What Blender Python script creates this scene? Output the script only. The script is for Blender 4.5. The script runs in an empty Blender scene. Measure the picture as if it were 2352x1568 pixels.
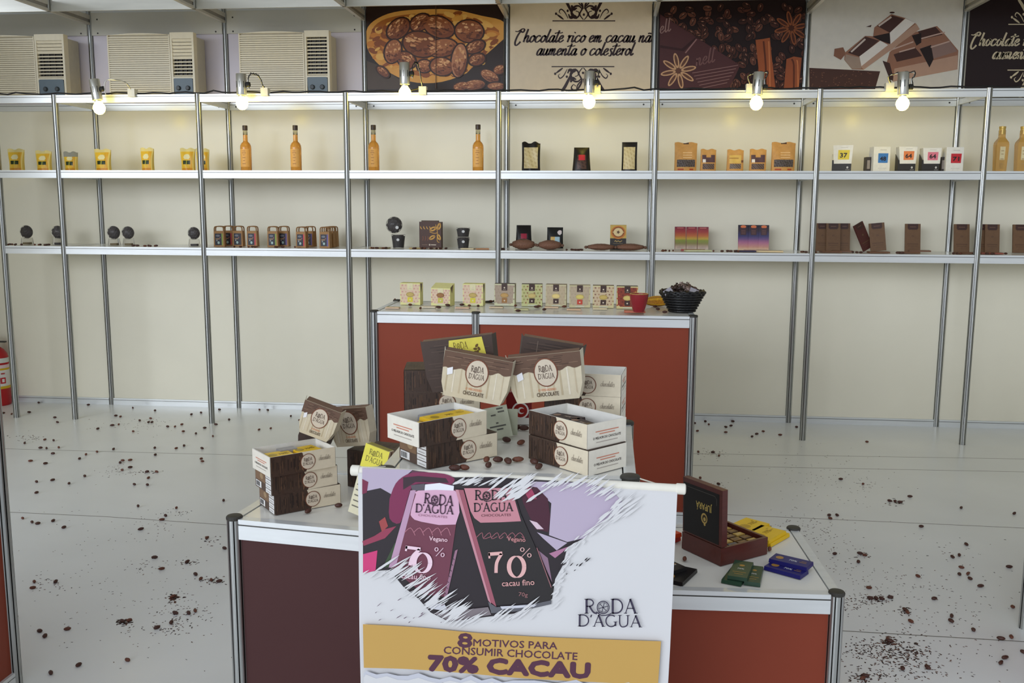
import bpy, math, random
from mathutils import Vector, Matrix
random.seed(7)
S = bpy.context.scene
COL = S.collection
PI = math.pi

# ------------------------------------------------------------------ camera, world, lights, exposure
FPX, CX, CY, CZ = 2155.22, 4.711, -6.627, 1.519
YAW, PIT, ROL = -0.1006, 0.1462, -0.0045
_cy, _sy, _cp, _sp = math.cos(YAW), math.sin(YAW), math.cos(PIT), math.sin(PIT)
FWD = Vector((_sy*_cp, _cy*_cp, -_sp))
_r0 = Vector((_cy, -_sy, 0)); _d0 = FWD.cross(_r0)
RIGHT = _r0*math.cos(ROL) + _d0*math.sin(ROL)
DOWN = _d0*math.cos(ROL) - _r0*math.sin(ROL)
cam_data = bpy.data.cameras.new('camera')
cam_data.sensor_width = 36.0; cam_data.sensor_fit = 'HORIZONTAL'
cam_data.lens = FPX/2352*36; cam_data.clip_start = 0.05; cam_data.clip_end = 200
cam = bpy.data.objects.new('camera', cam_data); COL.objects.link(cam)
_m = Matrix((RIGHT, -DOWN, -FWD)).transposed().to_4x4(); _m.translation = (CX, CY, CZ)
cam.matrix_world = _m
S.camera = cam

W = bpy.data.worlds.new('daylight'); S.world = W; W.use_nodes = True
bg = W.node_tree.nodes['Background']; bg.inputs[0].default_value = (0.90, 0.96, 1.06, 1); bg.inputs[1].default_value = 0.62
def area(name, loc, target, sx, sy, power, col):
    l = bpy.data.lights.new(name, 'AREA'); l.shape = 'RECTANGLE'; l.size = sx; l.size_y = sy; l.energy = power; l.color = col
    o = bpy.data.objects.new(name, l); COL.objects.link(o); o.location = loc
    o.rotation_euler = (Vector(target)-Vector(loc)).to_track_quat('-Z', 'Y').to_euler()
    return o
area('entrance_daylight', (-7.0, -25.0, 6.0), (4.6, -1.5, 1.2), 22.0, 7.0, 2700, (0.90, 0.96, 1.06))
S.view_settings.view_transform = 'Standard'; S.view_settings.look = 'None'
S.view_settings.exposure = 0.19; S.view_settings.gamma = 1.0; S.view_settings.use_curve_mapping = False

def hit(u, v, axis, val):
    """the point on the plane (axis = val) that shows at photograph position u, v"""
    d = RIGHT*((u-1176)/FPX) + DOWN*((v-784)/FPX) + FWD
    C = Vector((CX, CY, CZ)); t = (val-C[axis])/d[axis]
    return C + d*t

# ------------------------------------------------------------------ materials (surface colour comes from the mesh's colour layer)
def lin(c):
    c /= 255.0
    return c/12.92 if c <= 0.04045 else ((c+0.055)/1.055)**2.4
def rgb(*c):
    return (lin(c[0]), lin(c[1]), lin(c[2]), 1.0)
def material(name, rough=0.5, metal=0.0, noise=0.06, scale=30.0, bump=0.0, trans=0.0, spec=0.5, coat=0.0, stretch=None, ior=1.45):
    m = bpy.data.materials.new(name); m.use_nodes = True
    nt = m.node_tree; b = nt.nodes['Principled BSDF']
    at = nt.nodes.new('ShaderNodeAttribute'); at.attribute_name = 'Col'
    src = at.outputs['Color']
    tc = nt.nodes.new('ShaderNodeTexCoord'); co = tc.outputs['Object']
    if stretch:
        mp = nt.nodes.new('ShaderNodeMapping'); mp.inputs['Scale'].default_value = stretch
        nt.links.new(co, mp.inputs['Vector']); co = mp.outputs['Vector']
    no = nt.nodes.new('ShaderNodeTexNoise'); no.inputs['Scale'].default_value = scale; no.inputs['Detail'].default_value = 4
    nt.links.new(co, no.inputs['Vector'])
    if noise:
        mr = nt.nodes.new('ShaderNodeMapRange'); mr.inputs['From Min'].default_value = 0.3; mr.inputs['From Max'].default_value = 0.7
        mr.inputs['To Min'].default_value = 1-noise; mr.inputs['To Max'].default_value = 1+noise
        nt.links.new(no.outputs['Fac'], mr.inputs['Value'])
        mx = nt.nodes.new('ShaderNodeVectorMath'); mx.operation = 'SCALE'
        nt.links.new(src, mx.inputs[0]); nt.links.new(mr.outputs['Result'], mx.inputs['Scale'])
        src = mx.outputs['Vector']
    nt.links.new(src, b.inputs['Base Color'])
    b.inputs['Roughness'].default_value = rough; b.inputs['Metallic'].default_value = metal
    b.inputs['Specular IOR Level'].default_value = spec; b.inputs['IOR'].default_value = ior
    b.inputs['Transmission Weight'].default_value = trans; b.inputs['Coat Weight'].default_value = coat
    if bump:
        bp = nt.nodes.new('ShaderNodeBump'); bp.inputs['Strength'].default_value = bump; bp.inputs['Distance'].default_value = 0.004
        nt.links.new(no.outputs['Fac'], bp.inputs['Height']); nt.links.new(bp.outputs['Normal'], b.inputs['Normal'])
    return m
PAPER = material('printed_card', 0.5, noise=0.04, scale=60)
GLOSS = material('glossy_print', 0.3, noise=0.03, scale=20, spec=0.25)
LAMINATE = material('white_laminate', 0.2, noise=0.025, scale=2.2, spec=0.22)
REDLAM = material('red_brown_laminate', 0.36, noise=0.04, scale=3, spec=0.2)
ALU = material('aluminium_profile', 0.3, metal=0.85, noise=0.05, scale=8, stretch=(6, 6, 0.6))
RAIL = material('silver_rail', 0.3, metal=0.35, noise=0.04, scale=8, stretch=(0.6, 6, 6))
VINYL = material('white_floor_vinyl', 0.27, noise=0.04, scale=1.6, bump=0.03, spec=0.4)
PLASTIC = material('plastic', 0.4, noise=0.03)
CLOTH = material('banner_vinyl', 0.45, noise=0.012, scale=5)
FOIL = material('metal_foil', 0.32, metal=0.25, noise=0.12, scale=40, bump=0.25)
BEAN = material('cacao_skin', 0.5, noise=0.25, scale=150, bump=0.3)
NETTING = material('nib_filled_net', 0.6, noise=0.35, scale=220, bump=0.6)
WOOD = material('dark_varnished_wood', 0.3, noise=0.12, scale=12, stretch=(1, 8, 8))
KRAFT = material('kraft_paper', 0.6, noise=0.08, scale=45, bump=0.06)
LIQUID = material('amber_glass', 0.08, trans=0.55, noise=0.02)
CLEAR = material('clear_plastic', 0.06, trans=0.95, noise=0, ior=1.2)
WICKER = material('black_wicker', 0.35, noise=0.2, scale=80, bump=0.4)
RUBBER = material('black_rubber', 0.5, noise=0.08)
def bulb_material():
    m = bpy.data.materials.new('lit_bulb'); m.use_nodes = True; nt = m.node_tree
    b = nt.nodes['Principled BSDF']; b.inputs['Base Color'].default_value = (1, 1, 1, 1)
    b.inputs['Emission Color'].default_value = (1.0, 0.76, 0.12, 1); b.inputs['Emission Strength'].default_value = 25
    return m
BULB = bulb_material()

# ------------------------------------------------------------------ mesh builder
class Fr:
    """a flat frame to print on: origin, right, up"""
    def __init__(s, o, u, v):
        s.o = Vector(o); s.u = Vector(u); s.v = Vector(v); s.n = s.u.cross(s.v).normalized()
    def p(s, x, y, k=0.0):
        return s.o + s.u*x + s.v*y + s.n*k
EPS = 0.00035
class MB:
    def __init__(s):
        s.v = []; s.f = []; s.c = []; s.q = 0.0
    def add(s, vs, fs, col, M=None):
        b = len(s.v)
        s.v += [tuple(M @ Vector(p)) if M is not None else tuple(p) for p in vs]
        for i, f in enumerate(fs):
            s.f.append([b+j for j in f]); s.c.append(col[i] if isinstance(col, list) else col)
        return s
    def box(s, x0, x1, y0, y1, z0, z1, col, M=None, taper=0.0):
        t = taper
        vs = [(x0, y0, z0), (x1, y0, z0), (x1, y1, z0), (x0, y1, z0), (x0+t, y0+t, z1), (x1-t, y0+t, z1), (x1-t, y1-t, z1), (x0+t, y1-t, z1)]
        return s.add(vs, [(0, 3, 2, 1), (4, 5, 6, 7), (0, 1, 5, 4), (1, 2, 6, 5), (2, 3, 7, 6), (3, 0, 4, 7)], col, M)
    def prism(s, pts, z0, z1, col, M=None, capcol=None):
        n = len(pts)
        vs = [(x, y, z0) for x, y in pts]+[(x, y, z1) for x, y in pts]
        fs = [tuple(range(n-1, -1, -1)), tuple(range(n, 2*n))]+[(i, (i+1) % n, n+(i+1) % n, n+i) for i in range(n)]
        c = col if capcol is None else [capcol, capcol]+[col]*n
        return s.add(vs, fs, c, M)
    def lathe(s, prof, col, n=20, M=None, cx=0, cy=0, close=True):
        vs = []; fs = []; cs = []
        for r, z in prof:
            for i in range(n):
                a = 2*PI*i/n; vs.append((cx+r*math.cos(a), cy+r*math.sin(a), z))
        for k in range(len(prof)-1):
            for i in range(n):
                j = (i+1) % n
                fs.append((k*n+i, k*n+j, (k+1)*n+j, (k+1)*n+i)); cs.append(col[k] if isinstance(col, list) else col)
        if close:
            fs.append(tuple(range(n-1, -1, -1))); cs.append(cs[0])
            fs.append(tuple((len(prof)-1)*n+i for i in range(n))); cs.append(cs[len(cs)-2])
        return s.add(vs, fs, cs, M)
    def tube(s, path, r, col, n=8, M=None, closed=False):
        P = [Vector(p) for p in path]; m = len(P); vs = []; fs = []
        up = None
        for i, p in enumerate(P):
            t = (P[(i+1) % m]-P[i-1]) if closed else (P[min(i+1, m-1)]-P[max(i-1, 0)])
            t.normalize()
            if up is None:
                a = Vector((0, 0, 1)) if abs(t.z) < 0.9 else Vector((1, 0, 0)); up = t.cross(a).normalized()
            up = (up-t*up.dot(t)).normalized(); w = t.cross(up)
            rr = r[i] if isinstance(r, (list, tuple)) else r
            for k in range(n):
                a = 2*PI*k/n; vs.append(p+up*(rr*math.cos(a))+w*(rr*math.sin(a)))
        for i in range(m if closed else m-1):
            i2 = (i+1) % m
            for k in range(n):
                j = (k+1) % n; fs.append((i*n+k, i2*n+k, i2*n+j, i*n+j))
        if not closed:
            fs.append(tuple(range(n))); fs.append(tuple((m-1)*n+k for k in range(n-1, -1, -1)))
        return s.add(vs, fs, col, M)
    def ball(s, c, rx, ry, rz, col, n=12, m=8, M=None, fn=None):
        vs = []; fs = []
        for i in range(m+1):
            th = PI*i/m
            for k in range(n):
                ph = 2*PI*k/n
                q = fn(th, ph) if fn else 1.0
                vs.append((c[0]+rx*q*math.sin(th)*math.cos(ph), c[1]+ry*q*math.sin(th)*math.sin(ph), c[2]-rz*q*math.cos(th)))
        for i in range(m):
            for k in range(n):
                j = (k+1) % n; fs.append((i*n+k, i*n+j, (i+1)*n+j, (i+1)*n+k))
        return s.add(vs, fs, col, M)
    # ---- printing
    def poly(s, fr, pts, col, k=1):
        a = sum(pts[i][0]*pts[(i+1) % len(pts)][1]-pts[(i+1) % len(pts)][0]*pts[i][1] for i in range(len(pts)))
        if a < 0: pts = pts[::-1]
        s.q += 7e-6
        return s.add([fr.p(x, y, k*EPS+s.q) for x, y in pts], [tuple(range(len(pts)))], col)
    def rect(s, fr, x0, x1, y0, y1, col, k=1):
        return s.poly(fr, [(x0, y0), (x1, y0), (x1, y1), (x0, y1)], col, k)
    def oval(s, fr, cx, cy, a, b, col, k=1, ang=0, n=20):
        ca, sa = math.cos(ang), math.sin(ang)
        return s.poly(fr, [(cx+a*math.cos(t)*ca-b*math.sin(t)*sa, cy+a*math.cos(t)*sa+b*math.sin(t)*ca) for t in [2*PI*i/n for i in range(n)]], col, k)
    def ribbon(s, fr, pts, w, col, k=1, wfn=None, smooth=4):
        pts = crom(pts, smooth) if smooth > 1 and len(pts) > 2 else pts
        n = len(pts); vs = []; s.q += 7e-6
        for i in range(n):
            dx = pts[min(i+1, n-1)][0]-pts[max(i-1, 0)][0]; dy = pts[min(i+1, n-1)][1]-pts[max(i-1, 0)][1]
            L = math.hypot(dx, dy) or 1e-9; nx, ny = -dy/L, dx/L
            ww = (wfn(i/(n-1), dx/L, dy/L) if wfn else 1)*w/2
            vs.append(fr.p(pts[i][0]+nx*ww, pts[i][1]+ny*ww, k*EPS+s.q)); vs.append(fr.p(pts[i][0]-nx*ww, pts[i][1]-ny*ww, k*EPS+s.q))
        return s.add(vs, [(2*i, 2*i+1, 2*i+3, 2*i+2) for i in range(n-1)], col)
    def text(s, fr, txt, x, y, w, col, k=1, h=None, bold=0.0, align='L', shear=0.0, style=None, flip=False):
        """txt from x (left, or centre) on baseline y, w wide; cap height h (or in proportion)"""
        if bold and not style:
            for i in range(9):
                s.text(fr, txt, x+w*0, y, w, col, k, h, 0.0, align, shear, style, flip) if i == 8 else s._shift(fr, txt, x, y, w, col, k, h, align, flip, bold, i)
            return s
        vs, fs, tw, th = glyphs(txt, bold if style else 0.0, style)
        sx = w/tw; sy = (h/th) if h else sx
        ox = x-(w/2 if align == 'C' else 0)
        q = [(ox+px*sx+shear*py*sy, y+py*sy) for px, py in vs]
        if flip: q = [(2*(ox+w/2)-a, 2*y+(h or th*sy)-b) for a, b in q]
        s.q += 7e-6
        return s.add([fr.p(a, b, k*EPS+s.q) for a, b in q], fs, col)
    def _shift(s, fr, txt, x, y, w, col, k, h, align, flip, bold, i):
        tw = glyphs(txt, 0.0, None)[2]; b = bold*(w/tw); a = i*PI/4
        s.text(fr, txt, x+b*math.cos(a), y+b*math.sin(a), w, col, k, h, 0.0, align, 0.0, None, flip)
    def build(s, name, mat, parent=None, smooth=False, loc=None, rot=None):
        me = bpy.data.meshes.new(name)
        me.from_pydata([tuple(p) for p in s.v], [], s.f); me.validate(); me.update()
        if len(me.polygons) == len(s.c):
            at = me.color_attributes.new('Col', 'FLOAT_COLOR', 'CORNER')
            buf = []
            for p, c in zip(me.polygons, s.c): buf += list(c)*p.loop_total
            at.data.foreach_set('color', buf)
        else:
            raise RuntimeError('faces lost in '+name)
        if smooth:
            me.polygons.foreach_set('use_smooth', [True]*len(me.polygons))
            if smooth is not True: me.set_sharp_from_angle(angle=smooth)
        me.materials.append(mat)
        o = bpy.data.objects.new(name, me); COL.objects.link(o)
        if parent: o.parent = parent
        if loc: o.location = loc
        if rot: o.rotation_euler = rot
        return o
def crom(P, n):
    out = []
    for i in range(len(P)-1):
        p0 = P[max(i-1, 0)]; p1 = P[i]; p2 = P[i+1]; p3 = P[min(i+2, len(P)-1)]
        for k in range(n):
            t = k/n; t2 = t*t; t3 = t2*t
            out.append(tuple(0.5*(2*p1[a]+(p2[a]-p0[a])*t+(2*p0[a]-5*p1[a]+4*p2[a]-p3[a])*t2+(3*p1[a]-p0[a]-3*p2[a]+p3[a])*t3) for a in range(len(p1))))
    out.append(tuple(P[-1])); return out
SHARP = math.radians(35)

# ------------------------------------------------------------------ lettering
class Flat(Fr):
    def __init__(s): Fr.__init__(s, (0, 0, 0), (1, 0, 0), (0, 1, 0))
_gcache = {}
SCRIPT = {
 'c': (.82, [[(.72, .8), (.5, 1), (.18, .75), (.1, .3), (.32, 0), (.62, .12), (.86, .4)]]),
 'h': (.92, [[(.3, 1.95), (.22, 1.2), (.15, 0)], [(.17, .5), (.45, .97), (.64, .85), (.6, .2), (.74, 0), (.96, .3)]]),
 'o': (.78, [[(.5, 1), (.18, .78), (.1, .3), (.32, 0), (.62, .3), (.66, .75), (.48, 1), (.6, .78), (.85, .85)]]),
 'l': (.48, [[(.3, 1.95), (.18, 1.0), (.13, .2), (.28, 0), (.52, .3)]]),
 'a': (.9, [[(.66, .85), (.42, 1), (.14, .65), (.1, .18), (.3, 0), (.55, .3), (.68, .9)], [(.7, 1), (.6, .2), (.74, 0), (.95, .28)]]),
 't': (.5, [[(.28, 1.75), (.16, .8), (.13, .2), (.28, 0), (.52, .3)], [(-.3, 1.28), (.1, 1.42), (.5, 1.36), (.85, 1.45)]]),
 'e': (.74, [[(.1, .42), (.45, .55), (.56, .86), (.36, 1), (.12, .65), (.13, .2), (.36, 0), (.78, .35)]]),
 'r': (.6, [[(.0, .8), (.14, 1.0), (.2, .8), (.14, 0)], [(.18, .6), (.4, .95), (.62, .92)]]),
 'i': (.45, [[(.18, 1), (.12, .25), (.26, 0), (.5, .3)], [(.24, 1.35), (.27, 1.5)]]),
 'm': (1.18, [[(.1, 1), (.08, 0)], [(.1, .55), (.34, .97), (.45, .8), (.4, 0)], [(.43, .55), (.68, .97), (.8, .8), (.74, .15), (.9, 0), (1.15, .3)]]),
 'u': (.9, [[(.12, 1), (.08, .3), (.24, 0), (.5, .3), (.6, .9)], [(.63, 1), (.56, .2), (.7, 0), (.94, .3)]]),
 'n': (.88, [[(.1, 1), (.08, 0)], [(.1, .55), (.4, .97), (.55, .8), (.5, .15), (.65, 0), (.9, .3)]]),
 's': (.62, [[(.52, .9), (.34, 1), (.2, .78), (.48, .35), (.4, -.08), (.12, -.05)]]),
 'C': (1.28, [[(-.25, 1.62), (.2, 1.6), (.75, 2.0), (1.05, 1.8), (.9, 1.45), (.65, 1.6)], [(.62, 1.75), (.3, 1.0), (.2, .0), (.45, -.5), (.8, -.2), (.95, .1)]]),
 '~': (0, [[(-.72, 1.25), (-.5, 1.36), (-.32, 1.25), (-.12, 1.36)]]), ' ': (.55, [])}
TH, TN = .15, .065
def _arc(cx, cy, a, b, t0, t1, n=14): return [(cx+a*math.cos(math.radians(t0+(t1-t0)*i/n)), cy+b*math.sin(math.radians(t0+(t1-t0)*i/n))) for i in range(n+1)]
def _sf(x, y, w=.28): return ([(x-w/2, y), (x+w/2, y)], .05, 1)
SERIF = {
 'R': (.82, [([(.16, 0), (.16, 1)], TH, 1), _sf(.16, .025), _sf(.14, .975, .24), ([(.16, .97)]+_arc(.32, .73, .3, .24, 90, -90)+[(.16, .5)], .09, 1), ([(.36, .5), (.62, .1), (.88, .0)], .12, 3)]),
 'O': (.9, [(_arc(.45, .5, .4, .48, 0, 360, 28), .075, 1)]),
 '@': (.95, [(_arc(.46, .42, .4, .42, 0, 360, 28), .07, 1), (_arc(.46, .42, .31, .33, 0, 360, 24), .035, 1)]+[([(.46, .42), (.46+.33*math.cos(q), .42+.35*math.sin(q))], .05, 1) for q in [PI*k/3+.25 for k in range(6)]]+[([(.0, .12), (.35, -.12), (.75, -.1), (.98, .0)], .07, 3)]),
 'D': (.92, [([(.16, 0), (.16, 1)], TH, 1), _sf(.14, .025, .24), _sf(.14, .975, .24), ([(.14, .97)]+_arc(.38, .5, .44, .47, 90, -90, 20)+[(.14, .03)], .1, 1)]),
 'A': (.9, [([(.1, 0), (.44, 1)], TN, 1), ([(.42, 1), (.78, 0)], TH, 1), ([(.22, .35), (.64, .35)], TN, 1), _sf(.1, .025, .22), _sf(.8, .025, .26)]),
 "'": (.22, [([(.12, 1), (.06, .78)], .1, 1)]),
 'G': (.95, [(_arc(.48, .5, .4, .48, 50, 320, 24), .1, 1), ([(.8, .42), (.8, .08)], TH*.9, 1), _sf(.78, .42, .26)]),
 'U': (.92, [([(.16, 1), (.16, .35), (.28, .05), (.5, .02), (.7, .15), (.76, .4), (.76, 1)], .1, 3), _sf(.16, .975), _sf(.76, .975)]),
 '7': (.62, [([(.04, .92), (.58, .92)], .16, 1), ([(.07, .98), (.07, .72)], .07, 1), ([(.55, .9), (.34, .5), (.28, .02)], .13, 3)]),
 '0': (.7, [(_arc(.33, .42, .26, .46, 0, 360, 28), 'nib', 1)]),
 '%': (.8, [(_arc(.14, .75, .11, .2, 0, 360, 16), .06, 1), (_arc(.62, .24, .11, .2, 0, 360, 16), .06, 1), ([(.16, .0), (.6, 1.0)], .045, 1)]),
 '´': (0, [([(-.52, 1.1), (-.36, 1.25)], .07, 1)]), ' ': (.35, [])}
def glyphs(txt, bold=0.0, style=None):
    key = (txt, bold, style)
    if key in _gcache: return _gcache[key]
    if style in ('script', 'serif'):
        mb = MB(); fl = Flat(); x = 0.0
        for ch in txt:
            if style == 'script':
                adv, st = SCRIPT[ch]
                for pts in st:
                    mb.ribbon(fl, [(x+px+.3*py, py) for px, py in pts], .17+bold, (0, 0, 0, 1), 0, lambda t, dx, dy: .55+.75*max(0, abs(dy)-.25), 5)
            else:
                adv, st = SERIF[ch]
                for pts, w, sm in st:
                    if w == 'nib': mb.ribbon(fl, [(x+px, py) for px, py in pts], .14+bold, (0, 0, 0, 1), 0, lambda t, dx, dy: .25+.8*abs(dy), 1)
                    else: mb.ribbon(fl, [(x+px, py) for px, py in pts], w+bold, (0, 0, 0, 1), 0, None, 5 if sm == 3 else 1)
            x += adv
        r = ([(v[0], v[1]) for v in mb.v], mb.f, x, 1.0)
    else:
        cu = bpy.data.curves.new('t', 'FONT'); cu.body = txt; cu.resolution_u = 2; cu.offset = bold
        o = bpy.data.objects.new('t', cu); COL.objects.link(o)
        dg = bpy.context.evaluated_depsgraph_get(); me = o.evaluated_get(dg).to_mesh()
        vs = [(v.co.x, v.co.y) for v in me.vertices]; fs = [tuple(p.vertices) for p in me.polygons]
        o.evaluated_get(dg).to_mesh_clear(); bpy.data.objects.remove(o); bpy.data.curves.remove(cu)
        # drop degenerate faces
        fs = [f for f in fs if len(set((round(vs[i][0], 5), round(vs[i][1], 5)) for i in f)) == len(f)]
        x0 = min(v[0] for v in vs); x1 = max(v[0] for v in vs)
        r = ([(a-x0, b) for a, b in vs], fs, x1-x0, 0.7)
    _gcache[key] = r
    return r

# ------------------------------------------------------------------ things
def thing(name, label, cat, loc=(0, 0, 0), rz=0.0, group=None, rot=None):
    o = bpy.data.objects.new(name, None); COL.objects.link(o); o.empty_display_size = 0.05
    o.location = loc; o.rotation_euler = rot if rot else (0, 0, rz)
    o['label'] = label; o['category'] = cat
    if group: o['group'] = group
    return o
def tag(o, label, cat, group=None, kind=None):
    o['label'] = label; o['category'] = cat
    if group: o['group'] = group
    if kind: o['kind'] = kind
    return o
def structure(name):
    o = bpy.data.objects.new(name, None); COL.objects.link(o); o['kind'] = 'structure'; return o
def dup(root, loc, rz=None, label=None, rot=None, group=None):
    def cp(o, par):
        c = o.copy(); COL.objects.link(c)
        if par: c.parent = par
        for ch in o.children: cp(ch, c)
        return c
    r = cp(root, None); r.location = loc
    if rz is not None: r.rotation_euler = (0, 0, rz)
    if rot is not None: r.rotation_euler = rot
    if label: r['label'] = label
    if group: r['group'] = group
    return r
FRONT = lambda y, x=0, z=0: Fr((x, y, z), (1, 0, 0), (0, 0, 1))      # faces the viewer (-y)
LEFTF = lambda x, y=0, z=0: Fr((x, y, z), (0, -1, 0), (0, 0, 1))     # faces -x
RIGHTF = lambda x, y=0, z=0: Fr((x, y, z), (0, 1, 0), (0, 0, 1))     # faces +x
TOPF = lambda z, x=0, y=0: Fr((x, y, z), (1, 0, 0), (0, 1, 0))       # faces up
cWHITE = rgb(232, 230, 222); cALU = rgb(176, 178, 175); cRAIL = rgb(222, 225, 224); cBLK = rgb(28, 27, 26)

# ================================================================== SETTING
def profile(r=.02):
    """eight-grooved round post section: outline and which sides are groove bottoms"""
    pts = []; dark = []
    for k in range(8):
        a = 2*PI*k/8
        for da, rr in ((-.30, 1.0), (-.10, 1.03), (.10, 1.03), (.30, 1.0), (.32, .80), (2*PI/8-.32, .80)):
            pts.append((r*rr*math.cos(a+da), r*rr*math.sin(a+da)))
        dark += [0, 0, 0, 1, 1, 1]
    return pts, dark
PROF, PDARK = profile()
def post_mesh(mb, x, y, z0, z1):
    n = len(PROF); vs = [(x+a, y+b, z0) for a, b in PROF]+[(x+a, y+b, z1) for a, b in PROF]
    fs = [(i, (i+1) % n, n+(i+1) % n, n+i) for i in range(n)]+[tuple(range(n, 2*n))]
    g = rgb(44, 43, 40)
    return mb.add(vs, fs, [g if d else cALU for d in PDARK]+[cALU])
def rail_x(mb, x0, x1, y, z0, z1, th=.03, col=cRAIL):
    """horizontal profile along x with a groove under its upper lip, front face at y"""
    a = (z1-z0)
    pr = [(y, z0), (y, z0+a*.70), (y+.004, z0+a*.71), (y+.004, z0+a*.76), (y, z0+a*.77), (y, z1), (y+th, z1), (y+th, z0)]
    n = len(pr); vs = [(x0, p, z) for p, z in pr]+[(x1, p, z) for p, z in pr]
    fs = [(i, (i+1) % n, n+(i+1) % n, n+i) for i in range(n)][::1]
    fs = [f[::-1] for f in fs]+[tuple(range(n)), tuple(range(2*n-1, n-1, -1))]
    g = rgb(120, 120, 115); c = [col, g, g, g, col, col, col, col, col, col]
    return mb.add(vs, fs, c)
def rail_y(mb, y0, y1, x, z0, z1, th=.03, col=cRAIL):
    mb.box(x-th/2, x+th/2, y0, y1, z0, z0+(z1-z0)*.7, col); mb.box(x-th/2, x+th/2, y0, y1, z0+(z1-z0)*.77, z1, col)
    return mb.box(x-th/2+.004, x+th/2-.004, y0, y1, z0+(z1-z0)*.7, z0+(z1-z0)*.77, rgb(120, 120, 115))

XL, XR = 0.0, 9.0
# floor: one sheet vinyl ground with seams
fl = MB()
fl.box(-4, 13, -12, .4, -.04, 0, rgb(231, 233, 231))
floor = fl.build('floor', VINYL); floor['kind'] = 'structure'
for (pts, nm) in (([(-1, -1.35), (3.9, -1.25), (9, -1.02)], 's'), ([(-1, -2.42), (2.3, -2.45), (3.9, -2.62)], 's'), ([(5.2, -2.07), (9, -2.17)], 's'), ([(5.3, -3.32), (9, -3.42)], 's'), ([(4.9, -.95), (9, -.72)], 's')):
    sm = MB(); sm.ribbon(TOPF(0), pts, .006, rgb(128, 126, 118), 1, None, 3)
    sm.build('floor_seam', VINYL, floor)

wall = structure('wall_back')
for i in range(0, 9):
    x0, x1 = i+.018, i+.982
    m = MB(); m.box(x0, x1, -.002, .002, .05, 2.165, rgb(236, 231, 211)); m.build('wall_panel', LAMINATE, wall)
    m = MB(); m.box(x0, x1, -.002, .002, 2.215, 2.95, rgb(220, 212, 220) if i < 3 else rgb(236, 231, 211)); m.build('upper_panel', LAMINATE, wall)  # lavender tint in the first bays paints in outdoor light coming through
    m = MB(); rail_x(m, x0, x1, -.015, 0, .05); m.build('bottom_rail', RAIL, wall)
    m = MB(); rail_x(m, x0, x1, -.015, 2.165, 2.215)
    for sx in (x0+.045, x1-.045): m.oval(FRONT(-.016), sx, 2.188, .006, .006, rgb(60, 58, 55), 1, n=10)
    m.build('middle_rail', RAIL, wall)
    if i < 3:
        m = MB(); m.box(x0, x1, -.017, -.004, 2.69, 2.845, rgb(205, 202, 190))
        for sx in (x0+.045, x1-.045):
            for sz in (2.705, 2.80): m.oval(FRONT(-.0175), sx, sz, .006, .006, rgb(60, 58, 55), 1, n=10)
        m.build('header_board', LAMINATE, wall)
    m = MB(); rail_x(m, x0, x1, -.015, 2.845, 2.895); m.build('top_rail', RAIL, wall)
for i in range(0, 10):
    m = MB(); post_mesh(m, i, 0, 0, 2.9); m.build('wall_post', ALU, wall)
wl = structure('wall_left')
for k in range(0, 2):
    m = MB(); m.box(XL-.03, XL-.026, -1.0*k-.982, -1.0*k-.018, .05, 2.85, rgb(236, 231, 211)); m.build('wall_panel', LAMINATE, wl)
    m = MB(); rail_y(m, -1.0*k-.982, -1.0*k-.018, XL-.028, 0, .05); m.build('bottom_rail', RAIL, wl)
    m = MB(); post_mesh(m, XL-.028, -1.0*k-1, 0, 2.9); m.build('wall_post', ALU, wl)
wr = structure('wall_right')
for k in range(0, 3):
    m = MB(); m.box(XR+.026, XR+.03, -1.0*k-.982, -1.0*k-.018, .05, 2.85, rgb(236, 231, 211)); m.build('wall_panel', LAMINATE, wr)
    m = MB(); post_mesh(m, XR+.028, -1.0*k-1, 0, 2.9); m.build('wall_post', ALU, wr)

ce = structure('ceiling')
m = MB(); m.box(-.1, 9.1, -3.6, .1, 3.06, 3.08, rgb(215, 214, 205)); m.build('added_shade_sheet', LAMINATE, ce)  # unseen sheet added overhead to keep daylight off the upper wall
m = MB(); m.box(-.1, 9.1, -.508, -.492, 2.762, 2.80, rgb(214, 214, 206)); m.box(-.1, 9.1, -.505, -.495, 2.80, 2.88, rgb(214, 214, 206)); m.box(-.1, 9.1, -.508, -.492, 2.88, 3.05, rgb(214, 214, 206))
m.build('cross_beam', RAIL, ce)
for i in range(0, 10):
    m = MB(); m.box(i-.012, i+.012, -3.5, -.022, 2.762, 2.778, rgb(196, 192, 184)); m.box(i-.006, i+.006, -3.5, -.022, 2.778, 2.80, rgb(150, 145, 138)); m.box(i-.012, i+.012, -3.5, -.022, 2.80, 2.83, rgb(196, 192, 184))
    m.build('roof_beam', RAIL, ce)
    m = MB(); post_mesh(m, i, -.512, 2.765, 3.05); m.build('roof_node_post', ALU, ce)

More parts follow.
